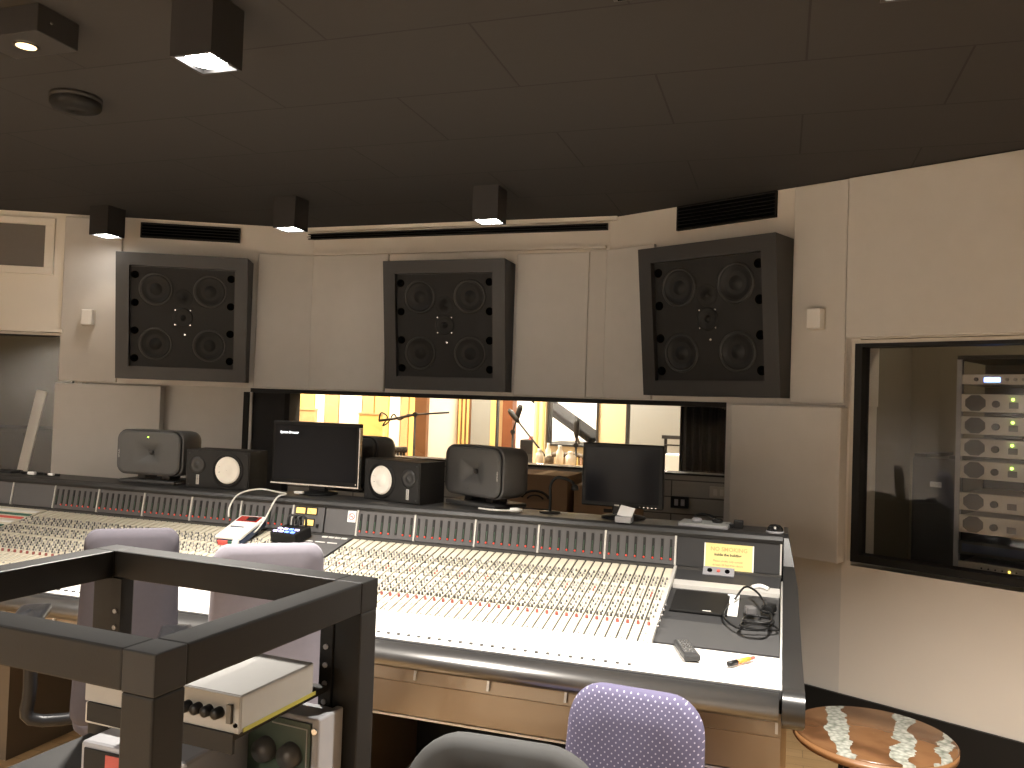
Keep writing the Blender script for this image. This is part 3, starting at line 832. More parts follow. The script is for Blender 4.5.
# small talkback box with bright white tilted panel
t = empty('desk_card_holder', 'small tilted bright white card on a dark holder below the blank screen', 'card holder', (1.505, 3.605, BT), 0)
MB().bb(-.035, .035, -.02, .05, 0, .028, .003).build('base', m_gear_gray, t)
q = MB(); q.box((.008, .012, .046), (.066, .004, .052), M.Rotation(R(-40), 3, 'X') @ M.Rotation(R(12), 3, 'Y')); q.build('card', m_paper, t)
# rest of the desk clutter
t = empty('notepad', 'gray notepad lying flat on the right end of the meter bridge', 'notepad', (1.845, 3.70, BT), R(-4))
MB().bb(-.105, .105, -.07, .07, 0, .012, .002).build('cover', m_gear_gray, t)
MB().bb(-.103, .103, -.069, .069, .012, .015).build('pages', m_lv_gray, t)
t = empty('headphones', 'dark headphones resting on the gray notepad', 'headphones', (1.85, 3.71, BT+.015), R(20))
q = MB(); q.tube([(-.045,0,.012),(-.035,.05,.02),(0,.07,.024),(.035,.05,.02),(.045,0,.012)], .006, 8, True, 4); q.build('headband', m_black, t)
for dx in (-.045, .045):
    MB().lathe([(.001,0),(.022,0),(.024,.008),(.018,.018),(.001,.02)], (dx, -.01, 0), 'z', 16).build('ear_cup', m_black_gloss if dx > 0 else m_gear_gray, t)
t = empty('puck_lamp', 'small black domed lamp at the right corner of the meter bridge', 'lamp', (2.135, 3.63, BT+.001))
MB().lathe([(.001,0),(.036,0),(.036,.010),(.001,.010)], (0,0,0), 'z', 20).build('base', m_gear_gray, t)
MB().lathe([(.034,.010),(.032,.022),(.020,.034),(.001,.037)], (0,0,0), 'z', 20).build('dome', m_black_gloss, t)
MB().cyl((.0, -.030, .026), .005, .006, 'y', 8).build('light_spot', m_text_gray, t)
t = empty('adapter_plug', 'small black adapter standing on the meter bridge above the yellow sign', 'adapter', (1.985, 3.70, BT))
MB().bb(-.02, .02, -.015, .015, 0, .035, .004).build('case', m_cable, t); MB().bb(-.055, -.02, -.012, .012, 0, .016, .003).build('plug', m_cable, t)
for x, y, lb in ((-2.02, 3.70, 'black tangle of cable and plugs on the meter bridge at the far left'),):
    t = empty('cable_bundle', lb, 'cables', (x, y, BT))
    q = MB(); pts = [(-.16,0,.008),(-.05,.03,.010),(.03,-.03,.010),(.12,.02,.008),(.20,-.02,.010),(.27,.0,.008)]
    q.tube(pts, .007, 8, True, 5); q.build('cable', m_cable, t)
    MB().box((.11,-.04,.012), (.05,.02,.018), None, .004).build('plug', m_paper, t); MB().box((.24,-.03,.012), (.04,.016,.014), None, .004).build('plug', m_paper, t)
    MB().bb(-.22, -.06, -.03, .04, 0, .012, .003).build('box', m_gray_dark, t)
t = empty('audio_cable', 'pale cable end lying beside the right gray studio monitor', 'cable', (.98, 3.66, BT))
q = MB(); q.tube([(-.17,.0,.006),(-.08,-.03,.007),(0,-.012,.008)], .005, 8, True, 6); q.build('lead', m_cable_white, t)
q = MB(); q.tube([(-.01,-.015,.012),(.02,-.008,.012),(.045,0,.012)], [.010,.012,.007], 10); q.build('connector', m_white_plastic, t)
# mic-ish black gooseneck behind the right gray monitor
t = empty('gooseneck_lamp', 'thin black gooseneck rising beside the right gray studio monitor', 'gooseneck', (1.135, 3.74, BT))
MB().lathe([(.001,0),(.05,0),(.05,.006),(.001,.008)], (0,0,0), 'z', 20).build('base', m_black, t)
q = MB(); q.tube([(0,0,.006),(0,0,.07),(.0,0,.13),(.03,0,.165),(.09,0,.155),(.11,0,.14)], .007, 8, True, 5); q.build('neck', m_black, t)
MB().lathe([(.001,.028),(.016,.02),(.018,0),(.001,0)], (.115,0,.112), 'z', 14).build('shade', m_black, t)

# yellow sign on the right blank panel
sgn = empty('notice_sign', 'yellow NO SMOKING notice on the right end panel of the console', 'sign', (1.955, mtr(.993)-.0115, .993), 0)
sgn.rotation_euler = (-math.atan(.16), 0, 0)
MB().bb(-.100, .100, -.003, 0, -.053, .053).build('board', m_sign, sgn)
q = MB(); q.bb(-.100,-.095,-.0036,-.003,-.053,.053); q.bb(.095,.100,-.0036,-.003,-.053,.053); q.build('border', m_paper, sgn)
q = MB(); text_into(q, 'NO SMOKING', .0235, M.Translation((0,-.0034,.030)) @ UP, .0002, 'CENTER', .0003); q.build('heading', m_sign_red, sgn)
q = MB(); text_into(q, 'inside the building', .0150, M.Translation((-.004,-.0034,.008)) @ UP, .0002, 'CENTER', .0005); q.build('lettering', m_sign_blk, sgn)
q = MB(); text_into(q, 'Please smoke only outside', .0112, M.Translation((-.003,-.0034,-.018)) @ UP, .0002); text_into(q, 'at least 20 feet from doors', .0112, M.Translation((-.003,-.0034,-.034)) @ UP, .0002); q.build('lettering', m_red, sgn)
# white no-smoking sticker on the master panel
stk = empty('sticker', 'small white square no smoking sticker beside the right meter bank', 'sticker', (.188, mtr(1.030)-.0105, 1.030)); stk.rotation_euler = (-math.atan(.16), 0, 0)
MB().bb(-.022, .022, -.0012, 0, -.027, .027).build('backing', m_paper, stk)
q = MB(); q.lathe([(.0165,0),(.0165,.0008),(.0135,.0008),(.0135,0)], (0,-.0012,0), 'y', 24); q.box((0,-.0016,0), (.003,.0008,.030), M.Rotation(R(-45), 3, 'Y')); q.build('ring', m_red, stk)
q = MB(); q.box((0,-.0015,0), (.018,.0005,.004)); q.build('cigarette', m_knob_gray, stk)

# ------------------------------------------------------------------ things on the console's right end
t = empty('keyboard_tray', 'flat black unit lying in the recess below the yellow sign', 'black unit', (1.872, 3.265, .860), 0)
t.rotation_euler = (math.atan2(.069, .39), 0, 0)
MB().bb(-.105, .105, -.10, .10, 0, .010, .003).build('case', m_black, t); q = MB(); q.box((.03,-.085,.0105), (.03,.006,.001)); q.build('badge', m_text_gray, t)
t = empty('index_card', 'white card standing between the black unit and the cable coil', 'card', (1.990, 3.265, .860)); t.rotation_euler = (math.atan2(.069, .39), 0, 0)
MB().bb(-.022, .022, -.09, .09, .001, .006, .001).build('card', m_paper, t); MB().bb(-.022, .022, .085, .09, .006, .014).build('fold', m_paper, t)
t = empty('power_cable', 'coiled black cable with plugs at the right end of the console', 'cable', (2.088, 3.055, .828))
q = MB(); pts = []
for i in range(30):
    a = 2*pi*i/13; r = .060 + .014*sin(i*.9)
    pts.append((r*cos(a)+.0, .062*sin(a)+.01*sin(i*.5), .015+.0016*i))
pts = [(-.11,.20,.045),(-.125,.10,.03),(-.10,.02,.02),(-.05,-.03,.014)] + pts + [(.02,.14,.07),(.0,.22,.085),(-.03,.28,.095),(-.06,.26,.10),(-.09,.22,.06)]
q.tube(pts, .0042, 8, True, 3); q.build('lead', m_cable, t)
MB().box((-.03,.13,.045), (.035,.045,.03), M.Rotation(.3,3,'Z'), .005).build('plug', m_gray_metal, t)
MB().box((.035,.15,.055), (.04,.06,.03), M.Rotation(-.3,3,'Z'), .005).build('plug', m_cable, t)
q = MB(); q.tube([(-.03,.285,.098),(.0,.29,.105),(.03,.28,.098)], .009, 8, True, 4); q.build('tape_band', m_white_plastic, t)
# remote control
t = empty('remote_control', 'gray remote control lying on the white apron at the right', 'remote control', (1.872, 2.79, .8025), R(18))
MB().bb(-.026, .026, -.09, .09, 0, .020, .005).build('case', m_gray_dark, t)
MB().bb(-.020, .020, -.06, .082, .020, .022).build('face_plate', m_silver, t)
bq = None
for i in range(5):
    for j in range(3):
        if bq is None: bq = MB().cyl((0,0,0), .0038, .004, 'z', 8).build('button', m_knob, t); o = bq
        else: o = bq.copy(); COL.objects.link(o)
        o.location = (-.011+.011*j, -.04+.025*i, .0235)
t = empty('marker_pen', 'orange marker pen with a black cap on the white apron', 'marker pen', (2.050, 2.752, .8115), R(55))
MB().lathe([(.001,-.03),(.0075,-.029),(.0075,.035),(.004,.04)], (0,0,0), 'x', 12).build('barrel', m_orange, t)
MB().lathe([(.001,-.07),(.0085,-.068),(.0085,-.028),(.001,-.028)], (0,0,0), 'x', 12).build('cap', m_cable, t)
MB().lathe([(.004,.038),(.0055,.042),(.0055,.06),(.001,.062)], (0,0,0), 'x', 12).build('tail', m_red, t)

# ------------------------------------------------------------------ middle of the console
t = empty('test_meter', 'white handheld meter with a red display lying at the master section', 'handheld meter', (-.315, 3.43, .925), 0)
t.rotation_euler = (R(19), 0, R(2))
MB().bb(-.068, .068, -.115, .105, .0, .030, .006).build('lower_shell', m_navy, t)
MB().bb(-.069, .069, -.116, .106, .030, .048, .006).build('upper_shell', m_white_plastic, t)
MB().bb(-.058, .058, .040, .094, .047, .050, .001).build('display', m_red_lcd, t)
MB().bb(-.008, .046, .048, .086, .0495, .051).build('dark_window', m_slot, t)
MB().bb(-.05, .025, -.02, -.012, .0475, .049).build('slot', m_navy, t)
MB().bb(-.055, .0, -.122, -.115, .004, .026).build('end_plug', m_red, t); MB().bb(.0, .055, -.122, -.115, .004, .026).build('end_panel', m_teal, t)
MB().box((.02, .045, -.03), (.05, .012, .07), M.Rotation(R(-26), 3, 'X'), .002).build('prop_leg', m_navy, t)
t = empty('usb_cable', 'white looped cable rising from the white handheld meter', 'cable', (-.36, 3.52, .93))
q = MB(); q.tube([(-.10,-.01,.06),(-.11,.01,.11),(-.08,.04,.17),(.0,.09,.195),(.10,.12,.182),(.16,.09,.180),(.145,.03,.165),(.12,-.03,.06),(.11,-.10,.01),(.06,-.16,.0)], .0042, 8, True, 6); q.build('lead', m_cable_white, t)
MB().box((.19,.16,.184), (.05,.02,.012), None, .003).build('plug', m_white_plastic, t)
MB().box((.09,-.20,-.02), (.03,.06,.02), M.Rotation(.4,3,'Z'), .004).build('plug', m_white_plastic, t)
t = empty('remote_box', 'black control box with glowing blue buttons below the yellow meters', 'control box', bed(-.055, .12, .012)); t.rotation_euler = (SANG, 0, R(-6))
MB().bb(-.075, .075, -.05, .07, 0, .05, .006).build('case', m_black, t)
for i in range(8):
    mm = m_blue_led if i in (2,3,6) else m_lilac_led
    MB().bb(-.062+.033*(i % 4), -.042+.033*(i % 4), -.04+.035*(i//4), -.028+.035*(i//4), .050, .055).build('button', mm, t)
for i in range(3):
    q = MB(); q.tube([(-.05+.03*i,.05,.05),(-.055+.03*i,.075,.09),(-.03+.03*i,.09,.085),(-.02+.03*i,.075,.05)], .006, 8, True, 4); q.build('lead', m_cable, t)
t = empty('paper_sheet', 'white paper sheets lying on the console in front of the blue-lit box', 'paper', bed(.03, .52, .022)); t.rotation_euler = (SANG, 0, R(12))
MB().bb(-.105, .105, -.14, .14, 0, .002).build('sheet', m_paper, t); q = MB(); q.box((.02,.01,.0035), (.21,.28,.002), M.Rotation(.15,3,'Z')); q.build('sheet', m_paper, t)
t = empty('tape_roll', 'orange and dark tape roll on the far left of the console', 'tape roll', bed(-1.86, .22, .012)); t.rotation_euler = (SANG,0,0)
MB().lathe([(.03,0),(.055,0),(.055,.03),(.03,.03),(.03,0)], (0,0,0), 'z', 24).build('roll', m_orange, t)
MB().lathe([(.027,0),(.030,0),(.030,.03),(.027,.03),(.027,0)], (0,0,0), 'z', 24).build('core', m_dark_wood, t)

# ------------------------------------------------------------------ boxes between console and window
t = empty('cabinet', 'low black cabinet behind the console carrying the cardboard boxes', 'cabinet', (.85, 4.80, 0))
MB().bb(-.55, .65, -.24, .24, 0, .80, .004).build('body', m_black, t)
for dx in (-.25, .35):
    d = MB().bb(dx-.29, dx+.29, -.258, -.24, .05, .77, .003).build('door', m_gray_dark, t)
    MB().cyl((dx+.2, -.266, .45), .012, .018, 'y', 12).build('handle', m_silver, d)
def carton(label, x, y, w, d, z0, h, rz, mark):
    t = empty('cardboard_box', label, 'cardboard box', (x, y, z0), rz)
    MB().bb(-w/2, w/2, -d/2, d/2, 0, h, .003, 1).build('carton', m_cardboard, t)
    MB().bb(-.025, .025, -d/2-.0008, d/2, h-.0005, h+.0008).build('tape', m_lv_tan, t)
    q = MB()
    if mark == 0:
        pts = [V((.085*cos(a)-.01, -d/2-.001, h*.62+.055*sin(a))) for a in [R(15+15*i) for i in range(11)]]
        q.tube(pts, .008, 6); pts = [V((.05*cos(a)-.01, -d/2-.001, h*.62+.03*sin(a))) for a in [R(15+15*i) for i in range(11)]]
        q.tube(pts, .005, 6); q.box((0,-d/2-.001,h*.48), (.17,.002,.018)); q.box((.0,-d/2-.001,h*.36), (.15,.002,.014))
    else:
        q.box((-.05,-d/2-.001,h*.30), (.12,.002,.018)); q.box((.02,-d/2-.001,h*.62), (.05,.002,.02))
    q.build('print', m_ink, t)
    return t
carton('brown cardboard box with a dark arched mark, beside the right gray monitor', .81, 4.82, .36, .36, .80, .395, R(0), 0)
carton('brown cardboard box half hidden behind the blank screen', 1.20, 4.83, .36, .34, .80, .345, R(2), 1)
t = empty('lidded_tub', 'dark lidded tub on top of the half hidden cardboard box', 'tub', (1.20, 4.83, 1.146))
MB().bb(-.13, .13, -.11, .11, 0, .035, .006).build('tub', m_gray_dark, t); MB().bb(-.14, .14, -.12, .12, .035, .045, .003).build('lid', m_lv_tan, t)
# outlet plates on the slatted wall
for x, z, lb, dk in ((1.555, 1.02, 'black outlet box on the slatted wall under the window', 1), (1.79, 1.155-.06, 'beige outlet plate on the slatted wall beside the absorber panel', 0)):
    t = empty('wall_outlet', lb, 'outlet', (x, 5.30, z))
    MB().bb(-.055, .055, -.012 if not dk else -.03, 0, -.036, .036, .003).build('plate', m_black if dk else m_plate, t)
    for dx in (-.02, .02): MB().bb(dx-.012, dx+.012, (-.014 if not dk else -.033), (-.012 if not dk else -.03), -.02, .02, .002, 1).build('socket', m_gear_gray if dk else m_paint, t)

# ------------------------------------------------------------------ live room beyond the glass
struct(MB().bb(-6, 5, 5.46, 10.2, -.1, 0), 'floor_live_room', m_floor)
struct(MB().bb(-6, 5, 5.46, 10.2, 3.2, 3.3), 'ceiling_live_room', m_lv_white)
struct(MB().bb(-6, 5, 10.0, 10.2, 0, 3.2), 'wall_live_room_back', m_lv_cream)
struct(MB().bb(-6.1, -6, 5.46, 10.2, 0, 3.2), 'wall_live_room_left', m_lv_cream)
struct(MB().bb(5, 5.1, 5.46, 10.2, 0, 3.2), 'wall_live_room_right', m_lv_white)
def gobo(mat_, x0, x1, y, z1, label, cat='wall panel', name='room_divider', z0=0.05, th=.05, grp='coloured panels in the live room'):
    t = empty(name, label, cat, ((x0+x1)/2, y, 0), 0, grp)
    w = x1-x0
    MB().bb(-w/2, w/2, 0, th, z0, z1, .004, 1).build('board', mat_, t)
    MB().bb(-w/2-.002, w/2+.002, -.004, th+.004, 0, z0).build('plinth', m_dark_wood, t)
    MB().bb(-w/2-.002, w/2+.002, -.004, th+.004, z1, z1+.02).build('cap', m_lv_tan, t)
    return t
Y8 = 8.2
for i, (px0, px1, mm, lb) in enumerate((
    (-3.30, -3.06, m_lv_cream, 'cream panel at the left edge of the studio window'),
    (-3.05, -2.87, m_lv_yellow, 'pale yellow panel second from the left edge of the studio window'),
    (-2.86, -2.74, m_lv_white, 'narrow white panel behind the computer screen in the studio beyond'),
    (-2.73, -2.56, m_lv_tan, 'narrow tan panel above the computer screen in the studio beyond'),
    (-2.55, -2.27, m_lv_white, 'wide white panel above the middle of the computer screen'),
    (-2.26, -2.12, m_lv_tan, 'brown panel above the right part of the computer screen'),
    (-2.11, -1.94, m_lv_yellow, 'golden yellow panel above the right edge of the computer screen'),
    (-1.93, -1.80, m_lv_white, 'white panel left of the looped cable on the boom'),
    (-1.79, -1.70, m_lv_tan, 'thin tan panel behind the looped cable on the boom'),
    (-1.69, -1.56, m_lv_yellow, 'yellow panel left of the first brown post'))):
    gobo(mm, px0, px1, Y8, 2.6, lb)
gobo(m_lv_yellow, -1.98, -1.70, 7.6, 1.44, 'low yellow screen standing before the panels beside the computer screen', 'screen', 'low_screen', .08)
gobo(m_lv_tan, -2.75, -2.55, 7.7, 1.46, 'low tan screen standing before the panels above the computer screen', 'screen', 'low_screen', .08)
def post(label, x0, x1, y, mm, d=.12, grooves=0):
    t = empty('wood_post', label, 'wood post', ((x0+x1)/2, y, 0), 0, 'wood posts in the live room')
    w = x1-x0
    MB().bb(-w/2, w/2, 0, d, .1, 3.2).build('shaft', mm, t); MB().bb(-w/2-.01, w/2+.01, -.01, d+.01, 0, .1).build('foot', mm, t)
    if grooves:
        for i in range(grooves):
            MB().bb(-w/2+w*(i+.7)/grooves-.012, -w/2+w*(i+.7)/grooves+.006, -.012, 0, .1, 3.2).build('bead', m_lv_yellow, t)
post('brown wood post left of the right white-coned speaker top, with the boom crossing it', -1.075, -.955, 7.0, m_post)
post('striped golden wood post above the right gray studio monitor', -.65, -.53, 7.0, m_post, .14, 3)
post('reddish brown wood post right of the frosted door', -.217, -.124, 7.0, m_post_red)
post('pale cream wood post left of the piano window', .075, .185, 7.0, m_lv_cream, .12, 2)
# bright white partition between posts
struct(MB().bb(-.955, -.65, 7.06, 7.12, 0, 3.2), 'wall_partition_1', m_lv_white)
# frosted door
t = empty('glass_door', 'gray frosted door with a yellow edge between two wood posts', 'door', (-.40, 7.04, 0))
MB().bb(-.13, .06, 0, .03, .05, 2.3).build('frosted_pane', m_lv_gray, t); MB().bb(.06, .11, -.01, .04, .0, 2.35).build('edge_stile', m_lv_yellow, t); MB().bb(.112, .125, -.01, .04, 0, 2.35).build('gap_strip', m_gray_dark, t)
MB().bb(-.13, .06, -.01, .04, 2.3, 2.35).build('top_rail', m_lv_yellow, t)
# piano window wall
mb = MB(); mb.bb(.185, .64, 7.05, 7.12, 0, 1.245); mb.bb(.64, 1.35, 7.05, 7.12, 0, 3.2) if False else None
mb.bb(.185, .64, 7.05, 7.12, 1.75, 3.2); struct(mb, 'wall_partition_3', m_lv_cream)
mb = MB(); mb.bb(.195, .212, 7.03, 7.13, 1.245, 1.75); mb.bb(.628, .645, 7.03, 7.13, 1.245, 1.75); mb.bb(.212, .628, 7.03, 7.13, 1.245, 1.262); mb.bb(.212, .628, 7.03, 7.13, 1.735, 1.75)
struct(mb, 'trim_13', m_gray_dark)
struct(MB().bb(.212, .628, 7.08, 7.086, 1.262, 1.735), 'window_5', m_glass)
struct(MB().bb(-.9, 1.3, 9.3, 9.36, 0, 3.2), 'wall_partition_4', m_lv_white)
struct(MB().bb(.645, .885, 7.05, 7.12, 0, 3.2), 'wall_partition_5', m_lv_cream)
struct(MB().bb(.885, .905, 7.03, 7.13, 0, 3.2), 'trim_14', m_gray_dark)
struct(MB().bb(.62, 1.9, 8.6, 8.66, 0, 3.2), 'wall_partition_6', m_lv_gray)
# grand piano behind the interior window
t = empty('grand_piano', 'black grand piano with raised lid seen through the studio window', 'piano', (.20, 8.2, 0))
MB().prism([(-.32,-.3),(.39,-.3),(.39,.2),(.2,.45),(-.1,.6),(-.32,.5)], .95, 1.22, 'z').build('case', m_black, t)
q = MB(); q.box((-.17, .1, 1.485), (.82, .6, .07), M.Rotation(R(33), 3, 'Y'), .02); q.build('lid', m_curtain, t)
q = MB(); q.tube([(.05,-.15,1.21),(-.02,-.1,1.36)], .012, 8); q.build('lid_prop', m_dark_wood, t)
for lx, ly in ((-.22,-.2),(.30,-.2),(-.1,.42)):
    MB().lathe([(.05,.95),(.03,.3),(.04,.0)], (lx,ly,0), 'z', 12, True).build('leg', m_piano, t)
MB().bb(-.28, .35, -.42, -.3, 1.0, 1.06, .01).build('keyboard', m_lv_white, t)
# guitar amplifier
t = empty('guitar_amplifier', 'black amplifier cabinet behind the small microphone stand', 'amplifier', (-.02, 7.2, 0))
MB().bb(-.09, .10, 0, .25, .55, 1.28, .01).build('cabinet', m_black, t); MB().bb(-.075, .085, -.006, 0, .6, 1.15).build('grille', m_gray_dark, t)
MB().bb(-.09, .10, 0, .25, 0, .55, .01).build('stand_box', m_black, t); MB().bb(-.02, .07, .05, .2, 1.28, 1.31).build('handle', m_red, t)
# boom microphone stands
def mic_stand(label, base, top, tip, r=.012, mic=True, spread=.26):
    t = empty('microphone_stand', label, 'microphone stand', (base[0], base[1], 0), 0, 'microphone stands in the live room')
    bx = V((base[0], base[1], 0))
    q = MB(); q.tube([(0,0,.06), V(top)-bx], r, 8); q.build('pole', m_black, t)
    q = MB(); q.tube([V(top)-bx + (V(top)-V(tip))*.25, V(tip)-bx], r*.8, 8); q.build('boom', m_black, t)
    MB().cyl(V(top)-bx, r*2, r*3, 'y', 10).build('clutch', m_black, t)
    for k in range(3):
        a = k*2*pi/3+.4; q = MB(); q.tube([(0,0,.12),(spread*cos(a),spread*sin(a),.012)], r*.8, 6); q.build('foot', m_black, t)
    if mic:
        d = (V(tip)-V(top)).normalized(); p = V(tip)-bx
        q = MB(); q.tube([p-d*.02, p+d*.02, p+d*.10, p+d*.13], [.012,.022,.024,.015], 10); q.build('microphone', m_black, t)
    return t
b1 = mic_stand('long black boom reaching across the brown post with a cable looped at its end', (-1.0, 6.85), (-1.0, 6.85, 1.475), (-.67, 6.85, 1.505), .011, False)
q = MB(); q.tube([V((.0,0,1.475)), V((-.2,0,1.43)), V((-.36,0,1.405))], .012, 8); q.build('boom_tail', m_black, b1)
q = MB(); q.tube([(-.36,0,1.41),(-.34,0,1.48),(-.28,.01,1.44),(-.32,0,1.36),(-.26,0,1.40),(-.22,.01,1.47),(-.16,0,1.42),(-.10,0,1.45)], .007, 6, True, 5); q.build('cable', m_cable, b1)
mic_stand('small black microphone stand in front of the amplifier', (-.05, 6.8), (-.05, 6.8, 1.36), (-.02, 6.8, 1.47), .010)
mic_stand('black boom leaning across the cream post towards the table', (.32, 6.6), (.32, 6.6, 1.16), (.02, 6.7, 1.46), .010, True, .11)
mic_stand('microphone on a straight stand left of the blank screen top', (.56, 6.6), (.56, 6.6, 1.28), (.56, 6.6, 1.36), .010, True, .11)
# stool, chairs, table
def stool(label, x, y, h, m, r=.17):
    t = empty('stool', label, 'stool', (x, y, 0), 0, 'stools in the live room')
    MB().lathe([(.001,h),(r*.9,h),(r,h-.02),(r*.95,h-.05),(.001,h-.05)], (0,0,0), 'z', 20).build('seat', m, t)
    for k in range(4):
        a = pi/4+k*pi/2; q = MB(); q.tube([(r*.6*cos(a), r*.6*sin(a), h-.05), (r*1.1*cos(a), r*1.1*sin(a), 0)], .014, 8); q.build('leg', m_gray_dark, t)
    MB().lathe([(r*.85,.28),(r*.85,.30),(r*.80,.30),(r*.80,.28),(r*.85,.28)], (0,0,0), 'z', 20).build('foot_ring', m_gray_dark, t)
stool('dark round stool left of the brown post in the studio beyond', -1.19, 6.95, 1.17, m_black, .075)
stool('dark round stool just left of the right gray monitor', -.73, 6.6, 1.06, m_gray_dark, .06)
t = empty('wooden_chair', 'wooden chair with a dark curved back and vertical spindles beyond the window', 'chair', (.405, 7.0, 0))
q = MB(); q.tube([(-.18,.0,1.05),(-.17,0,1.16),(-.05,.02,1.175),(.1,.02,1.17),(.18,0,1.12)], .022, 8, True, 4); q.build('top_rail', m_dark_wood, t)
for i in range(8):
    x = -.15+.043*i; MB().cyl((x, .01, .82), .012, .68, 'z', 8).build('spindle', m_lv_yellow if i % 2 else m_post, t)
MB().bb(-.2, .2, -.36, .03, .46, .50, .01).build('seat', m_post, t)
for lx in (-.17, .17):
    for ly in (-.32, 0): MB().cyl((lx, ly, .23), .018, .46, 'z', 8).build('leg', m_post, t)
t = empty('side_table', 'small table crowded with white bottles and jars just beyond the window', 'table', (.62, 6.1, .0))
MB().bb(-.30, .32, -.22, .22, 1.11, 1.14, .004).build('top', m_lv_tan, t)
for lx in (-.27, .29):
    for ly in (-.19, .19): MB().bb(lx-.02, lx+.02, ly-.02, ly+.02, 0, 1.11).build('leg', m_lv_tan, t)
for i, (x, y, r, h, mm, lb) in enumerate(((.42,6.02,.03,.13,m_paper,'white jar at the left of the crowded side table'),(.50,6.00,.035,.09,m_dark_wood,'dark short jar on the crowded side table'),(.46,6.12,.022,.17,m_paper,'tall white bottle at the back of the crowded side table'),(.57,6.05,.028,.16,m_lv_white,'pale bottle in the middle of the crowded side table'),(.66,6.03,.04,.12,m_paper,'wide white tub at the right of the crowded side table'))):
    t = empty('bottle', lb, 'bottle', (x, y, 1.14), 0, 'bottles and jars on the side table')
    MB().lathe([(.001,0),(r,0),(r,h*.7),(r*.5,h*.82),(r*.5,h*.9),(.001,h*.9)], (0,0,0), 'z', 14).build('body', mm, t)
    MB().lathe([(r*.55,h*.88),(r*.55,h),(.001,h)], (0,0,0), 'z', 12).build('lid', m_white_plastic, t)
t = empty('keyboard_stand', 'dark metal stand with shelf at the right before the black curtain', 'stand', (1.32, 7.4, 0))
for lx in (-.14, .14): MB().bb(lx-.012, lx+.012, -.012, .012, 0, 1.34).build('leg', m_black, t)
MB().bb(-.17, .17, -.05, .05, 1.34, 1.37).build('top_bar', m_gray_dark, t); MB().bb(-.15, .15, -.04, .04, 1.28, 1.29).build('shelf', m_black, t)
t = empty('white_case', 'bright white case under the dark metal stand', 'case', (1.30, 7.2, 0))
MB().bb(-.09, .09, -.1, .1, .0, 1.22, .01).build('body', m_paper, t); MB().bb(-.02, .02, -.11, -.1, 1.0, 1.04).build('latch', m_gear_gray, t)
t = empty('curtain', 'black curtain closing the right end of the studio window', 'curtain', (1.62, 5.62, 0))
q = MB(); pr = []
for i in range(41):
    x = -.115+.46*i/40; pr.append((x, .025*sin(i*1.3)))
pr += [(p[0], p[1]+.012) for p in pr[::-1]]
q.prism(pr, .02, 2.2, 'z'); q.build('drape', m_curtain, t)
MB().cyl((.115,0,2.2), .014, .55, 'x', 10).build('rail', m_black, t)

# live room lamps: two square ceiling panels
for x, y, lb in ((-2.6, 7.2, 'lit square ceiling panel over the left of the studio beyond'), (.0, 6.4, 'lit square ceiling panel over the middle of the studio beyond'), (.35, 8.4, 'lit square ceiling panel over the piano')):
    t = empty('ceiling_panel_light', lb, 'ceiling light', (x, y, 3.2), 0, 'ceiling panels of the live room')
    MB().bb(-.32, .32, -.32, .32, -.05, 0).build('frame', m_paint_white, t); MB().bb(-.29, .29, -.29, .29, -.055, -.05).build('diffuser', m_lens, t)
def area(loc, energy, size, col):
    l = bpy.data.lights.new('panel_glow', 'AREA'); l.energy = energy; l.size = size; l.color = col
    o = bpy.data.objects.new('panel_glow', l); COL.objects.link(o); o.location = loc; return o
area((-2.6, 7.2, 3.13), 230, .58, (1,.80,.50)); area((0, 6.4, 3.13), 120, .58, (1,.86,.64)); area((.35, 8.4, 3.13), 230, .58, (1,.93,.82))

# ------------------------------------------------------------------ machine rack behind the right window
rk = empty('amplifier_rack', 'tall rack of amplifiers behind the dark right window', 'rack', fac(1, 2.255, -.36, 0), frz(1))
for sx in (-1, 1):
    q = MB(); q.bb(sx*.30-.012, sx*.30+.012, 0, .03, 0, 1.90); q.build('post', m_gear_gray, rk)
    q = MB(); q.bb(sx*.30-.012, sx*.30+.012, .5, .53, 0, 1.90); q.build('post', m_black, rk)
    MB().bb(sx*.30-.01, sx*.30+.01, .03, .5, .05, .09).build('rail', m_black, rk)
MB().bb(-.31, .31, 0, .53, 1.90, 1.92).build('top', m_black, rk); MB().bb(-.31, .31, 0, .53, 0, .05).build('base', m_black, rk)
MB().bb(-.29, .29, .49, .50, .05, 1.90).build('back', m_black, rk)
units = [(1.80, .05, 'lcd'), (1.683, .088, 'amp'), (1.572, .088, 'amp'), (1.462, .088, 'amp'), (1.352, .088, 'amp'), (1.195, .088, 'off'), (1.083, .088, 'off'), (.965, .07, 'blank'), (.875, .045, 'led')]
names = ['topmost rack unit with a glowing blue display', 'gray amplifier with a green lamp, uppermost of the four lit ones', 'gray amplifier with a green lamp, second of the lit ones from the top', 'gray amplifier with a green lamp, third of the lit ones from the top', 'gray amplifier with a green lamp, lowest of the lit ones', 'gray unlit amplifier just below the lit ones', 'second gray unlit amplifier from the lit ones down', 'black blank rack unit below the gray amplifiers', 'slim rack unit with an amber lamp at the bottom of the rack']
m_amber = mat('amber_led', (1,.7,.1), .3, noise=0, emit=(1,.75,.1), estr=6)
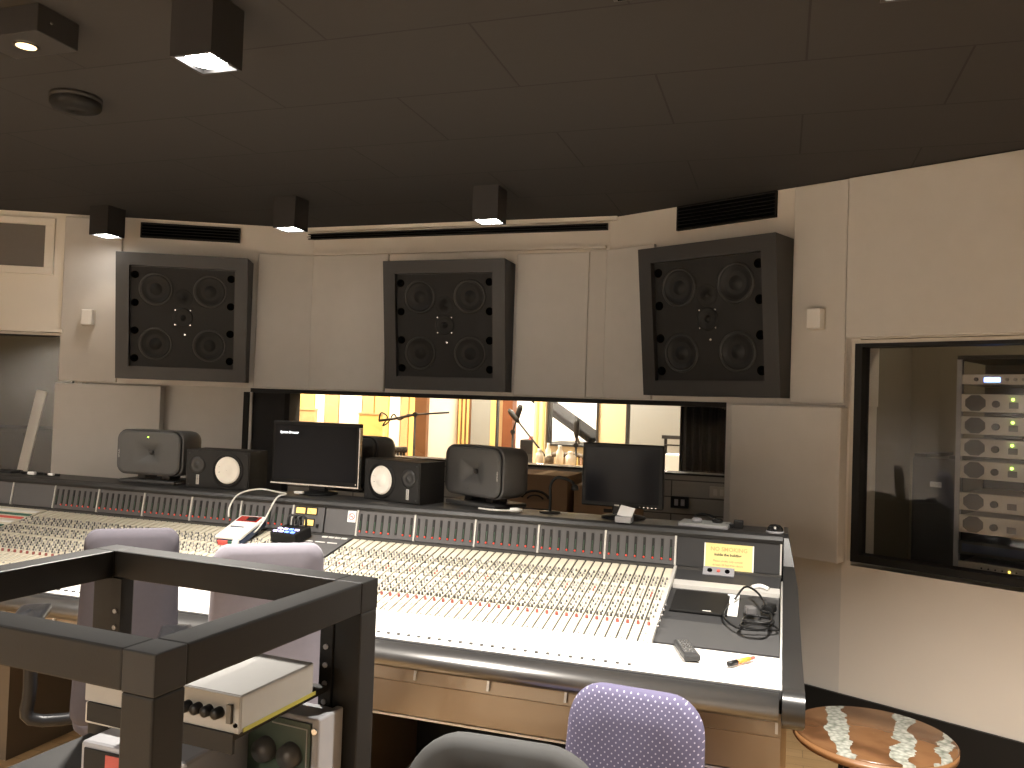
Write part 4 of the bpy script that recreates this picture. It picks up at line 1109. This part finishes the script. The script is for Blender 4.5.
for (z, h, k), lb in zip(units, names):
    t = empty('rack_amplifier', lb, 'rack unit', fac(1, 2.255, -.36, z-h/2) , frz(1), 'units in the machine room rack')
    MB().bb(-.27, .27, .005, .40, 0, h, .002, 1).build('chassis', m_black if k == 'blank' else m_gear_gray, t)
    f = MB().bb(-.286, .286, -.012, .004, 0, h, .003, 1).build('faceplate', m_amp_dark if k == 'blank' else m_amp, t)
    if k in ('amp', 'off'):
        q = MB(); o8 = [(-.222+.045*cos(a)*1.08, h/2+.040*sin(a)*1.05) for a in [pi/8+pi/4*i for i in range(8)]]
        q.prism([(x, z_) for x, z_ in o8], -.016, -.012, 'y'); q.build('vent', m_amp_dark, t)
        MB().cyl((-.130, -.018, h/2-.004), .017, .014, 'y', 16).build('dial', m_amp_dark, t)
        MB().bb(-.075, -.035, -.014, -.012, .02, .05).build('switch', m_gray_metal, t)
        if k == 'amp': MB().cyl((-.058, -.015, h*.72), .006, .006, 'y', 10).build('status_led', m_led_green, t)
        MB().cyl((.10, -.018, h/2), .017, .014, 'y', 16).build('dial', m_amp_dark, t)
    elif k == 'lcd':
        MB().bb(-.185, -.115, -.014, -.012, .012, .034).build('display', m_blue_lcd, t)
        MB().cyl((-.22, -.016, h/2), .010, .008, 'y', 12).build('dial', m_amp_dark, t)
        for i in range(3): MB().cyl((-.085+.035*i, -.016, h/2), .008, .008, 'y', 10).build('button', m_gear_white, t)
    elif k == 'led':
        for i in range(6): MB().cyl((-.18+.03*i, -.014, h/2), .004, .004, 'y', 8).build('status_led', m_amber if i == 4 else m_amp_dark, t)
    else:
        MB().bb(-.27, .27, -.014, -.012, .015, h-.015).build('panel', m_navy, t)
# dark flight case inside the machine room
t = empty('equipment_case', 'dark case standing left of the rack behind the right window', 'case', fac(1, 1.74, -.75, 0), frz(1))
MB().bb(-.13, .13, 0, .5, 0, 1.38, .01).build('body', m_gray_dark, t); MB().bb(-.03, .03, -.012, 0, 1.22, 1.25).build('latch', m_silver, t)
for dx in (-.09, .09): MB().bb(dx-.03, dx+.03, .005, .495, 1.38, 1.40).build('runner', m_black, t)
# leaning pale board behind the left window
q = MB(); c = fac(-1, 2.07, -.42, .94); q.box(c, (.068, .02, 1.30), M.Rotation(A, 3, 'Z') @ M.Rotation(R(10.5), 3, 'Y')); 
tag(q.build('leaning_board', m_lv_white), 'pale narrow board leaning behind the glass at the far left', 'board')
t = empty('equipment_case', 'dark low cabinet behind the glass at the far left', 'cabinet', fac(-1, 2.25, -.9, 0), frz(-1))
MB().bb(-.45, .45, 0, .5, 0, 1.28, .01).build('body', m_black, t); MB().bb(-.44, -.01, -.014, 0, .05, 1.24).build('door', m_black, t); MB().bb(.01, .44, -.014, 0, .05, 1.24).build('door', m_black, t)
def booth_lamp(side, u, off, energy, lb):
    p = fac(side, u, off, CEIL-.2)
    t = empty('ceiling_lamp', lb, 'ceiling light', p, frz(side))
    MB().lathe([(.001,0),(.09,0),(.09,-.03),(.001,-.03)], (0,0,0), 'z', 20).build('housing', m_paint_white, t); MB().cyl((0,0,-.033), .075, .006, 'z', 20).build('diffuser', m_lens_warm, t)
    l = bpy.data.lights.new('booth_glow', 'POINT'); l.energy = energy; l.color = (1,.86,.66); l.shadow_soft_size = .08
    o = bpy.data.objects.new('booth_glow', l); COL.objects.link(o); o.location = (p.x, p.y, p.z-.12)
booth_lamp(1, 2.1, -.9, 9.0, 'round lamp on the ceiling of the machine room')
booth_lamp(-1, 2.1, -.9, 6.5, 'round lamp on the ceiling of the left booth')

# ------------------------------------------------------------------ foreground equipment rack
RX0, RX1, RY0, RY1, RZ = .905, 1.495, .785, 1.27, 1.30
T = .05
fr = empty('equipment_rack', 'open black steel frame rack in the near left foreground', 'equipment rack', ((RX0+RX1)/2, 1.045, 0), R(-4.0))
hx, hy = (RX1-RX0)/2, (RY1-RY0)/2
for sx in (-1, 1):
    for sy in (-1, 1):
        x, y = sx*(hx-T/2), sy*(hy-T/2)
        p_ = MB(); p_.box((x, y, (RZ-T+.09)/2), (T, T, RZ-T-.09), None, .003); po = p_.build('post', m_steel_black, fr)
        MB().box((x, y, RZ-T/2), (T+.0006, T+.0006, T), None, .002).build('corner_weld', m_hole_steel if (sx, sy) == (1,-1) else m_steel_black, fr)
        w_ = MB(); w_.cyl((x, y, .038), .038, .03, 'x', 20); ca = w_.build('caster', m_cable, fr)
        MB().bb(x-.022, x+.022, y-.022, y+.022, .06, .095).build('caster_plate', m_gear_gray, ca)
for sy in (-1, 1):
    MB().box((0, sy*(hy-T/2), RZ-T/2), (2*hx-2*T, T, T), None, .003).build('top_rail', m_steel_black, fr)
    MB().box((0, sy*(hy-T/2), .14), (2*hx-2*T, T, T), None, .003).build('bottom_rail', m_steel_black, fr)
for sx in (-1, 1):
    MB().box((sx*(hx-T/2), 0, RZ-T/2), (T, 2*hy-2*T, T), None, .003).build('top_rail', m_steel_black, fr)
    MB().box((sx*(hx-T/2), 0, .14), (T, 2*hy-2*T, T), None, .003).build('bottom_rail', m_steel_black, fr)
# perforated rack rails at the back
for sx in (-1, 1):
    x = sx*(hx-T-.012)
    r_ = MB().bb(x-.012, x+.012, hy-T-.004, hy-T+.006, .17, RZ-T).build('rack_rail', m_black, fr)
    q = MB()
    for i in range(34): q.cyl((x, hy-T-.005, .2+.03*i), .0045, .003, 'y', 8)
    q.build('bolt_holes', m_gear_gray, r_)
q = MB(); q.bb(-.035, .240, -.035, hy-T-.006, 1.118, 1.128, .001, 1); q.bb(-.035, .240, -.040, -.035, 1.100, 1.128)
q.build('shelf', m_black, fr)
for dx in (-.025, .03): MB().bb(dx-.008, dx+.008, hy-T-.03, hy-T-.008, .958, 1.118).build('shelf_bracket', m_black, fr)
for z in (.958, .70):
    MB().bb(-hx+.015, hx-.015, -hy+T+.14, hy-T-.006, z-.012, z, .001, 1).build('shelf', m_steel_black, fr)
    MB().bb(-hx+.015, hx-.015, -hy+T+.137, -hy+T+.140, z-.03, z).build('shelf_lip', m_steel_black, fr)
# gear on the shelves
t = empty('rack_preamp', 'white box with a row of four black knobs on the upper rack shelf', 'audio unit', (1.305, 1.09, 1.128), R(-4))
MB().bb(-.145, .145, -.085, .085, 0, .052, .002, 1).build('case', m_gear_white, t)
MB().bb(-.146, .146, -.089, -.085, .0, .052, .001, 1).build('front_panel', m_gear_white, t)
for i in range(5):
    MB().lathe([(.0082,0),(.0076,.012),(.003,.014),(.0005,.014)], (.056+.0187*i, -.089, .026), 'y', 16).build('knob', m_cable, t) if i < 4 else MB().bb(.127, .135, -.094, -.089, .014, .040).build('switch', m_knob, t)
MB().cyl((.1405,-.090,.012), .003, .003, 'y', 8).build('jack', m_hole, t)
MB().bb(.1455, .1465, -.08, .09, .0, .006).build('tape_edge', m_yellow, t)
t = empty('patch_unit', 'gray unit with a green front and two knobs on the lower rack shelf', 'audio unit', (1.405, 1.165, .958), R(-6))
MB().bb(-.07, .065, 0, .055, 0, .137, .004).build('case', m_gear_gray, t); MB().bb(.058, .072, -.006, .06, 0, .14, .004).build('end_cap', m_gear_gray, t); MB().bb(-.068, .055, -.004, 0, .02, .128).build('front_panel', m_gear_green, t)
q = MB(); q.bb(-.02,.05,-.0052,-.004,.036,.038); q.bb(-.02,.05,-.0052,-.004,.118,.120); q.bb(.048,.05,-.0052,-.004,.038,.118); q.build('outline', m_gear_white, t)
for dx in (-.03, .02): MB().lathe([(.02,0),(.018,.016),(.0005,.018)], (dx, -.004, .075), 'y', 18).build('knob', m_knob, t)
for dz in (.02, .12): MB().cyl((.065, -.007, dz), .005, .004, 'y', 8).build('screw', m_silver, t)
t = empty('red_stompbox', 'gray box with a red and white label at the left of the lower rack shelf', 'audio unit', (1.235, 1.11, .958), R(-2))
MB().bb(-.10, .10, -.085, .085, 0, .10, .006).build('case', m_gear_gray, t); MB().bb(-.09, .09, -.088, -.085, .008, .092, .001, 1).build('front_panel', m_black, t)
MB().bb(-.03, .09, -.0895, -.088, .010, .060).build('label', m_gear_red, t); MB().bb(-.045, -.01, -.0895, -.088, .063, .088).build('label', m_gear_red, t)
q = MB(); q.box((-.065,-.0895,.045), (.03,.002,.008), M.Rotation(.5,3,'Y')); q.box((-.065,-.0895,.045), (.008,.002,.03), M.Rotation(.5,3,'Y')); q.build('emblem', m_white_plastic, t)
MB().bb(.0, .085, -.091, -.0895, .034, .05).build('label', m_paper, t)
t = empty('slim_unit', 'slim pale unit lying on the red-labelled gray box', 'audio unit', (1.19, 1.13, 1.058), R(-2))
MB().bb(-.105, .085, -.05, .06, 0, .034, .003).build('case', m_amp, t); MB().bb(-.095, -.03, -.052, -.05, .008, .026).build('display', m_slot, t)

# ------------------------------------------------------------------ chairs
def chair(label, x, y, rz, top, W, seat_z, fab, backm=None, back_h=.52, taper=.18, arms=True, name='office_chair', bend=.5, arm_z=.24, rad=.14, sw=.48, sd=.44, base=.29, arm_y=.22, arm_x=.29):
    t = empty(name, label, 'office chair', (x, y, 0), rz, 'office chairs at the console')
    backm = backm or fab
    o = rrect(W, back_h, W*rad, 8, taper)
    mb = MB(); zc = top-back_h/2
    prof = [(.0,-.012),(.6,-.012),(.9,-.008),(.985,.004),(1.0,.020),(.985,.036),(.9,.046),(.6,.052),(.0,.052)]
    prof[0] = (.01,-.012); prof[-1] = (.01,.052)
    rings = [[V((px*s_, py - bend*(px*s_)**2*-1 + .06*((pz*s_)/back_h), pz*s_+zc)) for px, pz in o] for s_, py in prof]
    mb.loops(rings, True, True); mb.build('backrest', backm, t)
    cy_ = .08 + sd/2
    o = rrect(sw, sd, .1, 8, .08)
    mb = MB(); rings = [[V((px*s_, .10+sd/2+pz*s_*-1, seat_z+h)) for px, pz in o] for s_, h in ((.02,-.065),(.9,-.065),(.98,-.05),(1,-.03),(.97,-.008),(.85,0),(.02,.002))]
    mb.loops(rings, True, True); mb.build('seat', fab, t)
    q = MB(); q.tube([(0,.06,zc-.05),(0,-.0,zc-back_h*.35),(0,-.01,seat_z+.04),(0,.06,seat_z-.06),(0,cy_,seat_z-.075)], [.025,.03,.03,.03,.03], 10, True, 4); q.build('back_support', m_chair_plastic, t)
    MB().lathe([(.03,seat_z-.065),(.03,.32),(.045,.32),(.045,.12)], (0,cy_,0), 'z', 16, True).build('gas_column', m_chair_plastic, t)
    for k in range(5):
        a = 2*pi*k/5+.3; d = V((cos(a), sin(a), 0))
        q = MB(); q.tube([V((0,cy_,.12)), V((0,cy_,.10))+d*base*.5, V((0,cy_,.075))+d*base], [.03,.025,.016], 8); b_ = q.build('base_arm', m_chair_plastic, t)
        q = MB(); q.cyl(V((0,cy_,.03))+d*base, .03, .04, 'x', 14, None); q.build('caster', m_cable, b_)
    if arms:
        for sx in (-1, 1):
            q = MB(); q.tube([(sx*(sw/2-.05),arm_y+.06,seat_z-.05),(sx*(arm_x-.005),arm_y+.05,seat_z-.04),(sx*arm_x,arm_y+.04,seat_z+.06),(sx*arm_x,arm_y+.02,seat_z+arm_z-.02)], .02, 8, True, 4); ar_ = q.build('arm_post', m_chair_plastic, t)
            o = rrect(.085, .26, .04, 6); mb = MB()
            rings = [[V((sx*arm_x+px*s_, arm_y+pz*s_, seat_z+arm_z+h-.012*(pz/.13)**2)) for px, pz in o] for s_, h in ((.02,-.02),(.9,-.02),(1,-.008),(.96,.006),(.7,.012),(.02,.013))]
            mb.loops(rings, True, True); mb.build('arm_pad', m_chair_plastic, ar_)
    return t
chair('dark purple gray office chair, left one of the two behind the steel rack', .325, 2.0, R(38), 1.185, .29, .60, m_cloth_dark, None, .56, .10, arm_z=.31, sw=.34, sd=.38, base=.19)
chair('pale lilac gray office chair, right one of the two behind the steel rack', .805, 2.0, R(36), 1.18, .335, .60, m_cloth_gray, None, .56, .10, arm_z=.31, sw=.38, sd=.38, base=.19, arm_y=.15, arm_x=.25)
chair('purple office chair with a white dotted back at the bottom right', 1.805, 2.12, R(-4), .872, .375, .45, m_cloth_purple, None, .40, .06, arms=False, rad=.26)
chair('dark gray office chair back cut off by the bottom edge', 1.63, 1.58, R(2), .912, .55, .46, m_chair_plastic, m_chair_shell, .40, .22, arms=False, bend=.7, rad=.30, sd=.34, base=.22)

# ------------------------------------------------------------------ round table
tb = empty('round_table', 'round wood and resin side table on thin black legs at the lower right', 'table', (2.48, 3.165, 0), R(-14))
MB().lathe([(.001,.5),(.258,.5),(.264,.494),(.264,.47)], (0,0,0), 'z', 56).build('tabletop', m_table_top, tb)
MB().lathe([(.264,.470),(.265,.494),(.2655,.470),(.258,.462),(.001,.462)], (0,0,0), 'z', 56).build('rim', m_wood_edge, tb)
for k in range(3):
    a = 2*pi*k/3 - 1.9
    q = MB(); q.tube([(.17*cos(a), .17*sin(a), .462), (.24*cos(a), .24*sin(a), 0)], .011, 8); q.build('leg', m_black, tb)
MB().lathe([(.19,.455),(.19,.462),(.15,.462),(.15,.455),(.19,.455)], (0,0,0), 'z', 32).build('mount_ring', m_black, tb)

# ------------------------------------------------------------------ added fill lights: unseen cube fixtures put in to brighten the room
for x, y, e, lb in ((.43, -2.2, 1050, 'added cube fill light behind the viewer at the right'), (-1.57, -2.2, 1050, 'added cube fill light behind the viewer at the left'), (-1.57, 2.11, 120, 'added cube fill light above the far left of the console')):
    cube_light(lb, x, y, e, 150, NEUT, True)

# ------------------------------------------------------------------ world and view
w = bpy.data.worlds.new('world'); S.world = w; w.use_nodes = True
w.node_tree.nodes['Background'].inputs[0].default_value = (.02,.02,.02,1); w.node_tree.nodes['Background'].inputs[1].default_value = .2
vs = S.view_settings
vs.view_transform = 'Standard'; vs.look = 'None'; vs.exposure = 0.17; vs.gamma = 1.0; vs.use_curve_mapping = False
